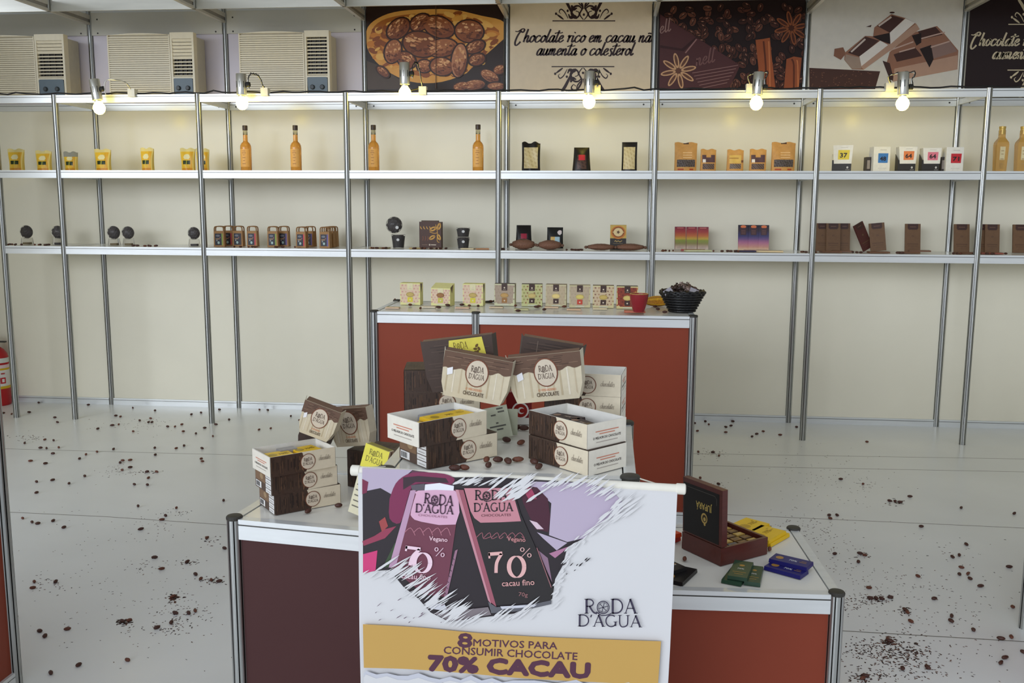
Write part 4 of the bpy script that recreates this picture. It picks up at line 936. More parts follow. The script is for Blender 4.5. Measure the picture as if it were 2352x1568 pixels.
# ================================================================== RIGHT COUNTER: chest and bars
near = hit(1655, 1300, 2, HR); CL, CWd, CH = .185, .165, .052
rz = math.radians(37)
cc = near+Matrix.Rotation(rz, 3, 'Z') @ Vector((CL/2, CWd/2, 0))
ch = thing('wooden_chest', 'dark red wooden chest with its lid up and gold wrapped chocolates inside', 'chest', (cc.x, cc.y, HR), rz)
wd = rgb(88, 40, 32); a, b = CL/2, CWd/2
m = MB()
for (x0, x1, y0, y1) in ((-a, a, -b, -b+.009), (-a, a, b-.009, b), (-a, -a+.009, -b+.009, b-.009), (a-.009, a, -b+.009, b-.009)): m.box(x0, x1, y0, y1, 0, CH, wd)
m.box(-a+.009, a-.009, -b+.009, b-.009, 0, .006, rgb(40, 22, 20)); m.build('chest_body', WOOD, ch)
m = MB(); lx = -a+.002; LH = .168
Mx = Matrix.Translation((lx, 0, CH+.002)) @ Matrix.Rotation(-.03, 4, 'Y')
m.box(-.0, .02, -b, b, 0, LH, wd, Mx); ld = m.build('chest_lid', WOOD, ch)
m = MB(); f = Fr(Mx @ Vector((0, 0, 0)), (0, -1, 0), (Mx.to_3x3() @ Vector((0, 0, 1))))
m.rect(f, -b+.004, b-.012, .004, LH-.014, rgb(34, 31, 29)); m.ribbon(f, [(-b+.012, LH-.024), (b-.03, LH-.024), (b-.022, LH-.032), (b-.022, LH-.05)], .0014, rgb(96, 92, 84), 2, None, 1)
m.text(f, 'JUPARA´', 0, .088, .07, rgb(200, 176, 96), 2, h=.024, align='C', flip=True) if False else m.text(f, 'JUPARÁ', .008, .090, .066, rgb(200, 176, 96), 2, h=.02, align='C', flip=True, bold=.02)
m.oval(f, .01, .066, .013, .016, rgb(196, 168, 96), 2); m.oval(f, .011, .066, .009, .011, rgb(60, 52, 36), 3); m.oval(f, .012, .064, .005, .006, rgb(196, 168, 96), 4); m.oval(f, .012, .048, .004, .004, rgb(196, 168, 96), 2)
m.build('lid_panel', GLOSS, ld)
cols = [rgb(196, 160, 84), rgb(140, 104, 58), rgb(92, 96, 116), rgb(206, 184, 120), rgb(110, 82, 60), rgb(70, 74, 96)]
nmz = {0: 'gold', 1: 'bronze', 2: 'grey blue', 3: 'pale gold', 4: 'brown', 5: 'dark blue'}
for i in range(4):
    for j in range(5):
        k = (i*2+j*3+(i*j) % 2) % 6
        q = inside(cc, rz, -a+.012+.0385*(i+.5)+.003, -b+.012+.028*(j+.5), .0065)
        t = thing('wrapped_chocolate', '%s foil chocolate in the chest, %s row from the lid, %s from the viewer' % (nmz[k], ('first', 'second', 'third', 'fourth')[i], ('first', 'second', 'third', 'fourth', 'fifth')[j]), 'chocolate', q, rz, 'wrapped squares inside the chest')
        m = MB(); m.box(-.017, .017, -.012, .012, 0, .037, cols[k], None, .0015); m.build('foil', FOIL, t)
        m = MB(); m.rect(TOPF(.037), -.009, .009, -.005, .006, cols[(k+3) % 6]); m.build('sticker', FOIL, t)
def flatbar(lab, a, b, z, Wd, H, col, ink, group):
    """front edge a-b given as photograph positions at height z"""
    A, B2 = hit(a[0], a[1], 2, z), hit(b[0], b[1], 2, z); d = B2-A; rz = math.atan2(d.y, d.x)
    c = A+d*.5+Matrix.Rotation(rz, 3, 'Z') @ Vector((0, Wd/2, 0)); c.z = z
    return bar(lab, 'chocolate bar', c, rz, d.length, Wd, H, col, ink=ink, group=group)
g = 'coloured bars on the right counter'
bl, gr_, ye, bk = rgb(38, 36, 104), rgb(44, 72, 54), rgb(232, 190, 30), rgb(30, 28, 28)
iw = (rgb(214, 216, 220), rgb(176, 132, 60))
flatbar('dark blue bar underneath at the counter edge', (1754, 1308), (1838, 1331), HR, .055, .011, bl, iw, g)
flatbar('dark blue bar on top of the other blue one', (1765, 1291), (1853, 1312), HR+.0115, .055, .011, bl, iw, g)
flatbar('dark green bar lowest at the left of the green group', (1656, 1338), (1702, 1347), HR, .13, .010, gr_, iw, g)
flatbar('dark green bar at the right of the green group', (1708, 1343), (1746, 1348), HR, .125, .011, gr_, iw, g)
flatbar('dark green bar on top of the green group', (1670, 1329), (1716, 1336), HR+.0115, .125, .010, gr_, iw, g)
flatbar('yellow bar underneath in the front yellow pair', (1770, 1257), (1814, 1232), HR, .10, .011, ye, (rgb(176, 138, 20), rgb(190, 150, 24)), g)
flatbar('yellow bar on top in the front yellow pair', (1766, 1249), (1806, 1226), HR+.0115, .085, .010, ye, (rgb(176, 138, 20), rgb(190, 150, 24)), g)
flatbar('yellow bar nearest the chest in the back yellow pair', (1738, 1234), (1772, 1216), HR, .09, .011, ye, (rgb(176, 138, 20), rgb(190, 150, 24)), g)
flatbar('yellow bar on top in the back yellow pair', (1732, 1226), (1768, 1209), HR+.0115, .085, .010, ye, (rgb(176, 138, 20), rgb(190, 150, 24)), g)
flatbar('black bar lying beside the banner, nearest the counter front', (1568, 1346), (1602, 1314), HR, .11, .010, bk, iw, g)
flatbar('black bar on top of the other black one beside the banner', (1530, 1324), (1578, 1310), HR+.0105, .075, .010, bk, iw, g)
flatbar('bright red bar between the banner and the chest', (1541, 1250), (1564, 1241), HR, .06, .018, rgb(196, 48, 40), (rgb(220, 130, 60), rgb(220, 130, 60)), g)
flatbar('orange red bar on top of the bright red one', (1543, 1238), (1566, 1232), HR+.0185, .05, .012, rgb(214, 70, 36), (rgb(230, 150, 60), rgb(230, 150, 60)), g)

# ================================================================== BACK COUNTER
def gift_box(label, u, v, rz, body, pat, top, band, tagc, oval, z=HB, tilt=False):
    q = hit(u, v, 2, z); w, h, d = .105, .112, .062
    t = thing('gift_box', label, 'box', (q.x, q.y+.03, z), rz, 'gift boxes on the long red counter')
    m = MB(); hf = h*(.80 if tilt else 1)
    m.add([(-w/2, -d/2, 0), (w/2, -d/2, 0), (w/2, d/2, 0), (-w/2, d/2, 0), (-w/2, -d/2, hf), (w/2, -d/2, hf), (w/2, d/2, h), (-w/2, d/2, h)], [(0, 3, 2, 1), (4, 5, 6, 7), (0, 1, 5, 4), (1, 2, 6, 5), (2, 3, 7, 6), (3, 0, 4, 7)], [body, top]+[body]*4); m.build('carton', PAPER, t)
    p = MB(); f = FRONT(-d/2)
    p.poly(f, [(-w/2+.002, hf-.006), (-w/2+.006, h*.2), (-w/2+.018, h*.09), (w/2-.02, h*.09), (w/2-.010, h*.2), (w/2-.004, hf-.006)], pat[0])
    rr = random.Random(int(u))
    for i in range(36):
        x = -w*.42+w*.84*(i % 6)/5+(.004 if (i//6) % 2 else -.004); y = h*.16+(hf-h*.26)*(i//6)/5
        if abs(x) < w*.1: continue
        p.oval(f, x, y, .005, .004, pat[1+i % (len(pat)-1)], 2, rr.uniform(0, 3), 6)
    p.rect(f, -w*.14, w*.14, hf*.70, hf, band, 3); p.rect(f, -w*.13, w*.13, h*.14, h*.36, tagc, 3); p.oval(f, 0, h*.48, w*.21, h*.12, oval, 4, 0, 8); p.oval(f, 0, h*.48, w*.17, h*.08, tuple(min(1, c*1.3) for c in oval[:3])+(1,), 5, 0, 12)
    p.oval(f, 0, hf*.83, .004, .004, rgb(220, 205, 180), 4, 0, 8); p.rect(f, -w*.07, w*.07, hf*.74, hf*.755, rgb(190, 170, 150), 4); p.oval(f, 0, h*.24, .004, .004, rgb(220, 205, 180), 4, 0, 8)
    p.rect(f, -w*.2, w*.22, h*.025, h*.065, rgb(206, 208, 190), 3)
    fs = RIGHTF(w/2); p.poly(fs, [(-d*.42, h*.99 if not tilt else h*.84), (d*.2, h*.96), (-d*.1, h*.55)], rgb(104, 82, 66)); 
    tf = TOPF(h)
    p.build('print', PAPER, t)
    if not tilt and top == body: pass
    return t
py, pp = rgb(226, 220, 150), [rgb(222, 196, 166), rgb(206, 152, 138), rgb(214, 172, 150)]
br = rgb(66, 44, 38); gold = rgb(176, 152, 84)
gift_box('pale yellow gift box with pink lattice, leftmost on the long counter', 943, 700, -.05, py, pp, rgb(220, 214, 120), rgb(224, 216, 170), rgb(220, 206, 60), gold)
gift_box('pale yellow gift box with a sloping top and bronze oval, second from left', 1015, 702, -.22, py, pp, rgb(224, 218, 150), rgb(224, 216, 170), rgb(200, 192, 80), rgb(140, 96, 50), tilt=True)
gift_box('pale yellow gift box with pink lattice, just left of the brown one', 1087, 702, -.06, py, pp, rgb(220, 214, 120), rgb(224, 216, 170), rgb(220, 206, 60), gold)
bg_ = rgb(196, 184, 150)
gift_box('brown topped gift box with a bronze lower tag', 1159, 702, -.03, rgb(206, 204, 164), [rgb(172, 152, 130), rgb(164, 144, 122)], br, br, rgb(158, 112, 58), rgb(172, 136, 78))
gift_box('green gift box with a cacao print on the long counter', 1221, 703, .04, rgb(198, 198, 140), [rgb(190, 186, 128), rgb(150, 150, 84), rgb(146, 104, 70)], br, br, br, rgb(184, 162, 100))
gift_box('plain beige gift box with a pale oval right of the green one', 1277, 704, -.02, rgb(200, 190, 150), [rgb(190, 172, 140), rgb(182, 164, 132)], rgb(140, 122, 100), br, br, rgb(206, 184, 116))
gift_box('beige gift box with a red lower tag', 1331, 706, .03, rgb(202, 192, 148), [rgb(188, 170, 142), rgb(180, 162, 134)], rgb(176, 160, 136), br, rgb(196, 72, 50), rgb(196, 178, 96))
gift_box('beige gift box with scattered brown nuts print', 1385, 707, .02, rgb(210, 200, 150), [rgb(206, 184, 150), rgb(140, 104, 80), rgb(176, 140, 106)], rgb(110, 88, 70), br, br, rgb(182, 158, 86))
gift_box('red and brown gift box with a fruit print behind the cup', 1440, 709, .02, rgb(214, 200, 140), [rgb(140, 60, 40), rgb(176, 70, 46), rgb(110, 46, 34), rgb(190, 120, 60)], rgb(70, 58, 46), br, br, rgb(196, 174, 100))
# price tags at the feet of the boxes
for u, v in ((925, 699), (1132, 696), (1199, 697), (1330, 701), (1410, 701)): pass
def packet(label, u, v, col, col2, z=HB, L=.07, Wd=.035, H=.007, rz=0., grp='flat bars on the long counter'):
    q = hit(u, v, 2, z); t = thing('wafer_bar', label, 'chocolate bar', (q.x, q.y, z), rz, grp)
    m = MB(); m.box(-L/2, L/2, -Wd/2, Wd/2, 0, H, col, None, .001); m.build('wrapper', PAPER, t)
    m = MB(); f = TOPF(H); m.rect(f, -L*.44, L*.44, -Wd*.3, Wd*.3, col2); m.oval(f, 0, 0, Wd*.25, Wd*.18, col, 2); m.build('print', PAPER, t)
    return t
for u, v, lab, cA, cB in ((902, 708, 'pink and yellow flat bar at the left end of the long counter', rgb(214, 184, 150), rgb(220, 196, 110)), (985, 706, 'pale flat bar in front of the sloping gift box', rgb(220, 206, 176), rgb(208, 180, 140)), (1062, 708, 'pink flat bar beside the counter joint', rgb(216, 180, 150), rgb(220, 190, 110)), (1140, 707, 'brown edged flat bar in front of the brown topped box', rgb(206, 186, 150), rgb(170, 140, 110)), (1198, 712, 'greenish flat bar in front of the green gift box', rgb(196, 190, 140), rgb(180, 170, 120)), (1267, 707, 'tan flat bar in front of the plain beige box', rgb(208, 180, 144), rgb(190, 150, 120)), (1318, 712, 'tan flat bar in front of the red tagged box', rgb(212, 178, 140), rgb(196, 140, 110)), (1378, 710, 'cream flat bar in front of the nut print box', rgb(216, 200, 160), rgb(204, 178, 140))):
    packet(lab, u, v, cA, cB)
for k, (dx, dz) in enumerate(((0, 0), (.004, .009))):
    q = hit(1456, 717, 2, HB); packet(('lower', 'upper')[k]+' red and pink bar under the red cup', 1456+3*k, 717, rgb(196, 110, 80), rgb(206, 140, 104), HB+dz, .095, .05, .009)
q = hit(1467, 716, 2, HB+.018)
t = thing('cup', 'dark red ribbed cup standing on two bars', 'cup', (q.x, q.y+.005, HB+.018))
def ribf(prof, n, amp):
    mm = MB(); vs = []; fs = []
    for r, z in prof:
        for i in range(n): a2 = 2*PI*i/n; rr = r*(1+amp*(1 if i % 4 < 2 else -1)); vs.append((rr*math.cos(a2), rr*math.sin(a2), z))
    for k in range(len(prof)-1):
        for i in range(n): j = (i+1) % n; fs.append((k*n+i, k*n+j, (k+1)*n+j, (k+1)*n+i))
    fs.append(tuple(range(n-1, -1, -1))); mm.add(vs, fs, rgb(140, 28, 36)); return mm
ribf([(.024, 0), (.026, .004), (.034, .03), (.041, .06), (.043, .085), (.0415, .085), (.037, .05), (.03, .02)], 48, .012).build('cup_body', PLASTIC, t, SHARP)
m = MB(); m.tube([(.0425*math.cos(2*PI*i/28), .0425*math.sin(2*PI*i/28), .085) for i in range(28)], .0015, rgb(206, 172, 92), 6, None, True); m.build('gold_rim', PLASTIC, t, True)
q = hit(1515, 704, 2, HB)
t = thing('cacao_pod', 'yellow ridged cacao pod lying between the red cup and the black basket', 'cacao pod', (q.x, q.y+.02, HB+.026), .25)
m = MB(); n, mm_ = 40, 16; vs = []; fs = []
for i in range(mm_+1):
    s_ = i/mm_; x = -.085+.17*s_; r0 = .028*(math.sin(PI*min(1, s_*1.02))**.6)*(1-.25*s_)+.001
    for k in range(n): a2 = 2*PI*k/n; rr = r0*(1+.09*math.cos(5*a2)+.03*math.cos(10*a2)); vs.append((x, rr*math.cos(a2), rr*math.sin(a2)))
for i in range(mm_):
    for k in range(n): j = (k+1) % n; fs.append((i*n+k, i*n+j, (i+1)*n+j, (i+1)*n+k))
m.add(vs, fs, [rgb(214, 160, 34) if (f_[0] % n) % 8 in (0, 1, 7) else rgb(186, 124, 26) for f_ in fs]); m.build('pod', BEAN, t, True)
m = MB(); m.tube([(-.086, 0, 0), (-.105, .003, .004)], .006, rgb(88, 60, 34), 8); m.build('stem', BEAN, t)
q = hit(1567, 717, 2, HB)
t = thing('wicker_basket', 'black woven basket heaped with wrapped sweets at the right end of the long counter', 'basket', (q.x, q.y+.03, HB))
m = MB()
m.lathe([(.055, 0), (.058, .004), (.075, .04), (.098, .085), (.096, .088), (.07, .04), (.05, .008)], rgb(24, 24, 25), 28); 
for k in range(7):
    z = .006+.013*k; r = .060+.0038*k+.0032*k*.9
    m.tube([((r+.0035*(1 if i % 2 else -1))*math.cos(2*PI*i/44), (r+.0035*(1 if i % 2 else -1))*math.sin(2*PI*i/44), z) for i in range(44)], .0055, rgb(30, 30, 31), 6, None, True)
m.build('woven_body', WICKER, t, True)
m = MB()
for k, (r, z) in enumerate(((.100, .086), (.106, .094), (.102, .100))): m.tube([((r+.004*math.sin(i*PI*.8+k*2))*math.cos(2*PI*i/48), (r+.004*math.sin(i*PI*.8+k*2))*math.sin(2*PI*i/48), z+.004*math.cos(i*PI*.8+k*2)) for i in range(48)], .006, rgb(27, 27, 28), 6, None, True)
m.build('braided_rim', WICKER, t, True)
R_ = random.Random(21)
for k in range(26):
    a2 = k*2.4; r = .082*math.sqrt((k+.5)/26); z = .088+.040*(1-(r/.085)**2)+R_.uniform(-.004, .006)
    s = thing('wrapped_sweet', 'dark foil wrapped sweet heaped in the black basket', 'sweet', (q.x+r*math.cos(a2), q.y+.03+r*math.sin(a2), HB+z), 0, 'sweets in the black basket', (R_.uniform(-.8, .8), R_.uniform(-.8, .8), R_.uniform(0, 6)))
    c_ = [rgb(62, 44, 38), rgb(92, 70, 62), rgb(128, 108, 100), rgb(46, 34, 32)][k % 4]
    m = MB(); m.ball((0, 0, 0), .017, .011, .010, c_, 10, 7); m.build('wrapper', FOIL, s, True)
    for sg in (-1, 1):
        m = MB(); m.add([(sg*.015, 0, 0), (sg*.028, -.010, .003), (sg*.027, -.003, -.003), (sg*.028, .004, .004), (sg*.026, .011, -.002)], [(0, 1, 2), (0, 2, 3), (0, 3, 4)], c_); m.build('twist_end', FOIL, s)
for k, (dx, dy, dz, ry) in enumerate(((-.072, -.055, .098, -.6), (.05, -.06, .10, .4))):
    t2 = thing('silver_packet', 'shiny silver packet at the %s rim of the black basket' % ('left', 'right')[k], 'sweet', (q.x+dx, q.y+.03+dy, HB+dz+.004), 0, 'silver packets on the basket', (.9, ry, 0))
    m = MB(); m.box(-.022, .022, -.016, .016, 0, .006, rgb(176, 172, 180), None, .003); m.build('foil', FOIL, t2)

# ================================================================== GOODS ON THE RACK
YS = -.30
def sx(u, v=480, y=YS): return hit(u, v, 1, y).x
def pouch(name, label, cat, u, w, h, d, colfn, z, group, rz=0.0, y=YS, mat=None, topw=1.0, lean=0.0, nx=26, nz=36, seal=None, v=480, wave=0.0):
    t = thing(name, label, cat, (sx(u, v, y), y, z), 0, group); t.rotation_euler = (lean, 0, rz)
    m = MB(); vs = []; fs = []; cs = []
    def dep(s, q): return (d/2)*(1-s**2.2)*math.sqrt(max(0, 1-(2*q-1)**2*.85))+.0015
    for side in (-1, 1):
        b = len(vs)
        for j in range(nz+1):
            s_ = j/nz; ww = w*(1+(topw-1)*s_)*(1-.03*math.sin(PI*s_))
            for i in range(nx+1):
                q = i/nx; vs.append(((q-.5)*ww, side*dep(s_, q)+wave*math.sin(q*9+s_*5)*.004, h*s_+(wave*.006*math.sin(q*11) if j == nz else 0)))
        for j in range(nz):
            for i in range(nx):
                a = b+j*(nx+1)+i; f = (a, a+1, a+nx+2, a+nx+1); fs.append(f if side < 0 else f[::-1]); cs.append(colfn((i+.5)/nx, (j+.5)/nz) if side < 0 else colfn(.02, .9))
    n1 = (nx+1)*(nz+1)
    for j in range(nz):
        for i in (0, nx):
            a = j*(nx+1)+i; f = (a, a+nx+1, n1+a+nx+1, n1+a); fs.append(f if i else f[::-1]); cs.append(colfn(.02, (j+.5)/nz))
    for j in (0, nz):
        for i in range(nx): a = j*(nx+1)+i; f = (a, n1+a, n1+a+1, a+1); fs.append(f if j == 0 else f[::-1]); cs.append(colfn((i+.5)/nx, .98 if j else .02))
    m.add(vs, fs, cs); m.build('bag_body', mat or FOIL, t, SHARP)
    if seal:
        m = MB(); m.box(-w*topw*.5, w*topw*.5, -.0022, .0022, h*.925, h*.945, seal); m.build('top_seal', mat or FOIL, t)
    return t
def goldfn(x, y):
    if y > .86: return rgb(222, 206, 140)
    if abs(x-.5) > .42: return rgb(224, 200, 110)
    if .30 < y < .47 and abs(x-.5) < .27: return rgb(40, 56, 28) if abs(x-.5) > .05 else rgb(150, 150, 60)
    if .52 < y < .74 and (abs(x-.5)/.22)**2+((y-.63)/.13)**2 < 1: return rgb(232, 224, 176)
    if y < .14: return rgb(204, 140, 40)
    return rgb(226, 184, 60) if x < .7 else rgb(216, 166, 50)
gl = ['leftmost shiny gold pouch on the upper shelf', 'second gold pouch from the left, before the first front post', 'smaller clear topped gold pouch just right of the first full front post', 'gold pouch standing in front of the second wall post', 'lone gold pouch in the middle of the second bay', 'gold pouch just left of the second full front post', 'gold pouch half hidden behind the second full front post']
for k, (u, w, h) in enumerate(((38, .105, .152), (101, .10, .14), (163, .085, .132), (237, .105, .15), (339, .085, .158), (432, .09, .155), (466, .075, .152))):
    fn = goldfn if k != 2 else (lambda x, y: rgb(150, 150, 140) if y > .74 else goldfn(x, y*.95))
    pouch('gold_pouch', gl[k], 'pouch', u, w, h, .055, fn, SH1, 'gold pouches on the upper shelf', R_.uniform(-.2, .2), wave=.8, v=365, topw=1.22, mat=GLOSS)
# amber bottles
def bottle(label, u, kind='round', y=YS, group='amber bottles on the upper shelf'):
    t = thing('bottle', label, 'bottle', (sx(u, 330, y), y, SH1), 0, group)
    if kind == 'round':
        prof = [(.0, 0), (.034, 0), (.037, .004), (.0375, .155), (.036, .172), (.029, .188), (.0165, .20), (.0155, .205), (.0152, .245)]
        m = MB(); m.lathe(prof, rgb(242, 178, 84), 28, close=False); m.build('glass_body', LIQUID, t, True)
        m = MB(); m.lathe([(.0152, .245), (.015, .27), (.0165, .272), (.0165, .28)], rgb(222, 216, 190), 20); m.build('neck', CLEAR, t, True)
        m = MB(); m.lathe([(.0168, .276), (.0172, .279), (.0172, .305), (.016, .308), (.004, .3085)], rgb(64, 50, 44), 20); m.build('cap', PLASTIC, t, SHARP)
        m = MB(); n = 16
        for a0, z0, z1, c in ((-.95, .03, .15, rgb(232, 176, 96)),):
            vs = []; 
            for i in range(n+1):
                a = -PI/2+a0+(-2*a0)*i/n
                vs += [(.0379*math.cos(a), .0379*math.sin(a), z0), (.0379*math.cos(a), .0379*math.sin(a), z1)]
            m.add(vs, [(2*i, 2*i+2, 2*i+3, 2*i+1) for i in range(n)], c)
        f = FRONT(-.0382)
        for z, w in ((.134, .018), (.122, .026), (.108, .012), (.09, .02), (.07, .014), (.05, .022)): m.rect(f, -w/2, w/2, z, z+.0028, rgb(150, 92, 36))
        m.build('label', PAPER, t)
    else:
        def sq(w, d, z): return [(-w, -d, z), (w, -d, z), (w, d, z), (-w, d, z)]
        m = MB(); rings = [sq(.030, .024, 0), sq(.032, .026, .01), sq(.037, .03, .17), sq(.035, .028, .185), sq(.018, .016, .212), sq(.0165, .015, .218), sq(.0165, .015, .26)]
        vs = [p for r_ in rings for p in r_]; fs = [(3, 2, 1, 0)]
        for k in range(len(rings)-1):
            for i in range(4): j = (i+1) % 4; fs.append((4*k+i, 4*k+j, 4*k+4+j, 4*k+4+i))
        m.add(vs, fs, rgb(232, 186, 100)); m.build('glass_body', LIQUID, t)
        m = MB(); m.lathe([(.0185, .235), (.0185, .27), (.020, .272), (.020, .284), (.004, .286)], rgb(196, 164, 84), 18); m.build('capsule', FOIL, t)
        m = MB(); m.add([(-.014, -.0255, .02), (.014, -.0255, .02), (.016, -.0308, .158), (-.016, -.0308, .158)], [(0, 1, 2, 3)], rgb(226, 212, 168)); f = Fr((0, -.0262, .02), (1, 0, 0), Vector((0, -.0053, .138)).normalized())
        for z, w in ((.11, .018), (.09, .014), (.06, .02), (.03, .016)): m.rect(f, -w/2, w/2, z, z+.004, rgb(170, 140, 90), 2)
        m.build('label', PAPER, t)
    return t
bottle('amber liquor bottle standing left in the bay with the second lamp', 564); bottle('amber liquor bottle standing right in the bay with the second lamp', 679)
bottle('amber liquor bottle under the third lamp beside the wall post', 858); bottle('amber liquor bottle alone at the right of the bay with the cacao pod poster', 1098)
bottle('square tapered amber bottle with a cream label at the right end of the shelf', 2300, 'sq'); bottle('square tapered amber bottle cut by the right edge of the photo', 2349, 'sq')
# dark coffee bags
def darkbag(lx, c1, c2, c3, ly0=.1, ly1=.80):
    def fn(x, y):
        if ly0 < y < ly1 and abs(x-.5) < lx:
            k = math.sin(x*23+y*31)*math.sin(y*17-x*9); 
            if c3 and y > ly1-.22 and abs(x-.5) < lx*.7: return c3
            return c1 if k > -.2 else c2
        return rgb(34, 31, 29)
    return fn
ma, mb_ = rgb(206, 192, 148), rgb(190, 172, 128)
pouch('coffee_bag', 'black bag with a large pale map label, left in the bay of the cream poster', 'bag', 1220, .122, .19, .06, darkbag(.38, ma, mb_, None, .1, .84), SH1, 'dark bags in the cream poster bay', wave=1.2, mat=GLOSS, v=350)
pouch('coffee_bag', 'short black bag with a small red and brown label on the upper shelf', 'bag', 1336, .122, .158, .075, darkbag(.27, rgb(84, 62, 54), rgb(64, 48, 44), rgb(190, 48, 60), .12, .70), SH1, 'dark bags in the cream poster bay', .06, mat=GLOSS, topw=.82, v=355)
pouch('coffee_bag', 'slim black bag with a pale map label, right in the bay of the cream poster', 'bag', 1446, .10, .192, .06, darkbag(.38, ma, mb_, None, .08, .83), SH1, 'dark bags in the cream poster bay', -.1, mat=GLOSS, v=350)
pouch('coffee_bag', 'black bag with a red topped label, left on the lower shelf', 'bag', 1203, .115, .155, .07, darkbag(.27, rgb(70, 56, 60), rgb(54, 44, 48), rgb(170, 50, 70), .1, .64), SH2+.004, 'dark bags on the lower shelf', .1, y=-.22, mat=GLOSS, topw=.85, v=535)
pouch('coffee_bag', 'black bag with a white round sticker and a beach label on the lower shelf', 'bag', 1275, .112, .142, .065, lambda x, y: rgb(228, 214, 208) if (x-.8)**2*1.2+((y-.76)*1.3)**2 < .022 else (rgb(214, 176, 96) if x < .5 else rgb(176, 206, 214)) if .08 < y < .56 and abs(x-.52) < .3 else rgb(36, 36, 34), SH2+.004, 'dark bags on the lower shelf', 0, y=-.22, mat=GLOSS, topw=.96, v=540)
# kraft pouches
def kraft(kind):
    K = rgb(198, 148, 84)
    def fn(x, y):
        if kind == 0:
            if .18 < y < .42 and abs(x-.5) < .42: return rgb(92, 84, 84) if math.sin(x*40+y*70)*math.sin(x*17-y*33) > -.1 else rgb(60, 50, 48)
            if .05 < y < .12 and (.12 < x < .38 or .66 < x < .86): return rgb(166, 74, 44)
            if y > .94 and .4 < x < .62: return rgb(70, 44, 30)
            if abs(x-.56) < .22 and (abs(y-.66) < .012 or abs(y-.56) < .012 or abs(y-.49) < .008): return rgb(226, 190, 140)
        elif kind == 1:
            if .12 < y < .36 and abs(x-.5) < .4: return rgb(112, 94, 88) if math.sin(x*43+y*60) > 0 else rgb(76, 60, 58)
            if .42 < y < .74 and abs(x-.5) < .42 and not (y > .64 and abs(x-.5) < .14): return rgb(232, 226, 220) if (y < .55 and .1 < x < .3) else rgb(84, 58, 66)
        else:
            if .14 < y < .36 and abs(x-.5) < .36: return rgb(124, 112, 108) if math.sin(x*43+y*60) > -.3 else rgb(84, 70, 66)
            if .4 < y < .76 and abs(x-.48) < .38: return rgb(216, 180, 96) if abs(y-.6) > .03 or x > .7 else rgb(176, 132, 70)
            if .42 < y < .52 and x > .78: return rgb(120, 80, 60)
        return K
    return fn
for u, w, h, kd, lab in ((1575, .14, .188, 0, 'tall kraft pouch with a clear window, left end of the kraft row'), (1627, .10, .145, 1, 'small kraft pouch with a purple label beside the left tall one'), (1689, .106, .142, 2, 'small kraft pouch with a yellow label in the middle of the row'), (1741, .106, .145, 1, 'small kraft pouch with a purple label beside the right tall one'), (1799, .146, .188, 0, 'tall kraft pouch with a clear window, right end of the kraft row')):
    pouch('kraft_pouch', lab, 'pouch', u, w, h, .06, kraft(kd), SH1, 'kraft pouches in the coffee poster bay', R_.uniform(-.1, .1), mat=KRAFT, topw=1.06 if kd == 0 else 1.0, wave=.6, v=355, seal=rgb(184, 136, 78))
# numbered cartons
def numbox(label, u, num, sq, slant, rz=0.0, w=.105, h=.158):
    t = thing('number_carton', label, 'box', (sx(u, 365), YS, SH1), rz, 'numbered cartons in the broken chocolate bay')
    z0 = .052 if slant else 0
    if slant:
        m = MB(); m.box(-w*.52, w*.5, -.036, .034, 0, .075, rgb(44, 40, 38)); m.add([(-w*.52, -.036, .075), (-w*.52, .034, .075), (-w*.52, .034, .115), (-w*.52+.002, .034, .115)], [(0, 1, 2, 3)], rgb(44, 40, 38)); m.build('dark_base', PAPER, t)
    m = MB(); d = .04; wh_ = rgb(232, 230, 222)
    bx = (-w*.42, w*.5) if slant else (-w*.5, w*.5)
    tp = (-w*.5, w*.56) if slant else bx
    m.add([(bx[0], -d-.001, z0), (bx[1], -d-.001, z0), (bx[1], d, z0), (bx[0], d, z0), (tp[0], -d+.004, h), (tp[1], -d+.004, h), (tp[1], d, h), (tp[0], d, h)], [(0, 3, 2, 1), (4, 5, 6, 7), (0, 1, 5, 4), (1, 2, 6, 5), (2, 3, 7, 6), (3, 0, 4, 7)], wh_); m.build('white_sleeve', PAPER, t)
    p = MB(); f = Fr((0, -d-.0012, z0), (1, 0, 0), Vector((0, .005, h-z0)).normalized()); k = h-z0; s0 = .07 if slant else 0
    p.poly(f, [(-w*.22, k*.22 if slant else k*.36), (w*.36, k*.22 if slant else k*.36), (w*.39, k*.74 if slant else k*.74), (-w*.22, k*.74)], sq)
    p.text(f, num, w*.07, k*.34 if slant else k*.45, w*.36, rgb(40, 34, 34), 2, h=w*.24, align='C', bold=.03)
    p.rect(f, -w*.1, w*.28, k*.86, k*.885, rgb(196, 194, 190)); 
    if not slant: p.rect(f, -w*.2, w*.3, k*.14, k*.155, rgb(200, 198, 192)); p.rect(f, -w*.14, w*.24, k*.08, k*.09, rgb(200, 198, 192))
    else: p.oval(FRONT(-.0362), w*.3, .028, .006, .007, rgb(200, 198, 194)); p.rect(FRONT(-.0362), w*.2, w*.42, .012, .015, rgb(150, 146, 142))
    p.build('print', PAPER, t); return t
numbox('white carton with a yellow 37 square tilted over its dark base', 1934, '37', rgb(228, 204, 60), True, -.22, .115, .168)
numbox('plain white carton with a blue 48 square', 2020, '48', rgb(64, 124, 190), False, .1)
numbox('white carton with an orange 64 square over a dark base', 2080, '64', rgb(226, 130, 72), True, -.03)
numbox('white carton with a pink 64 square over a dark base', 2135, '64', rgb(222, 120, 140), True, -.03, .105, .15)
numbox('plain white carton with a red 71 square before the wall post', 2188, '71', rgb(196, 40, 50), False, 0, .105, .155)
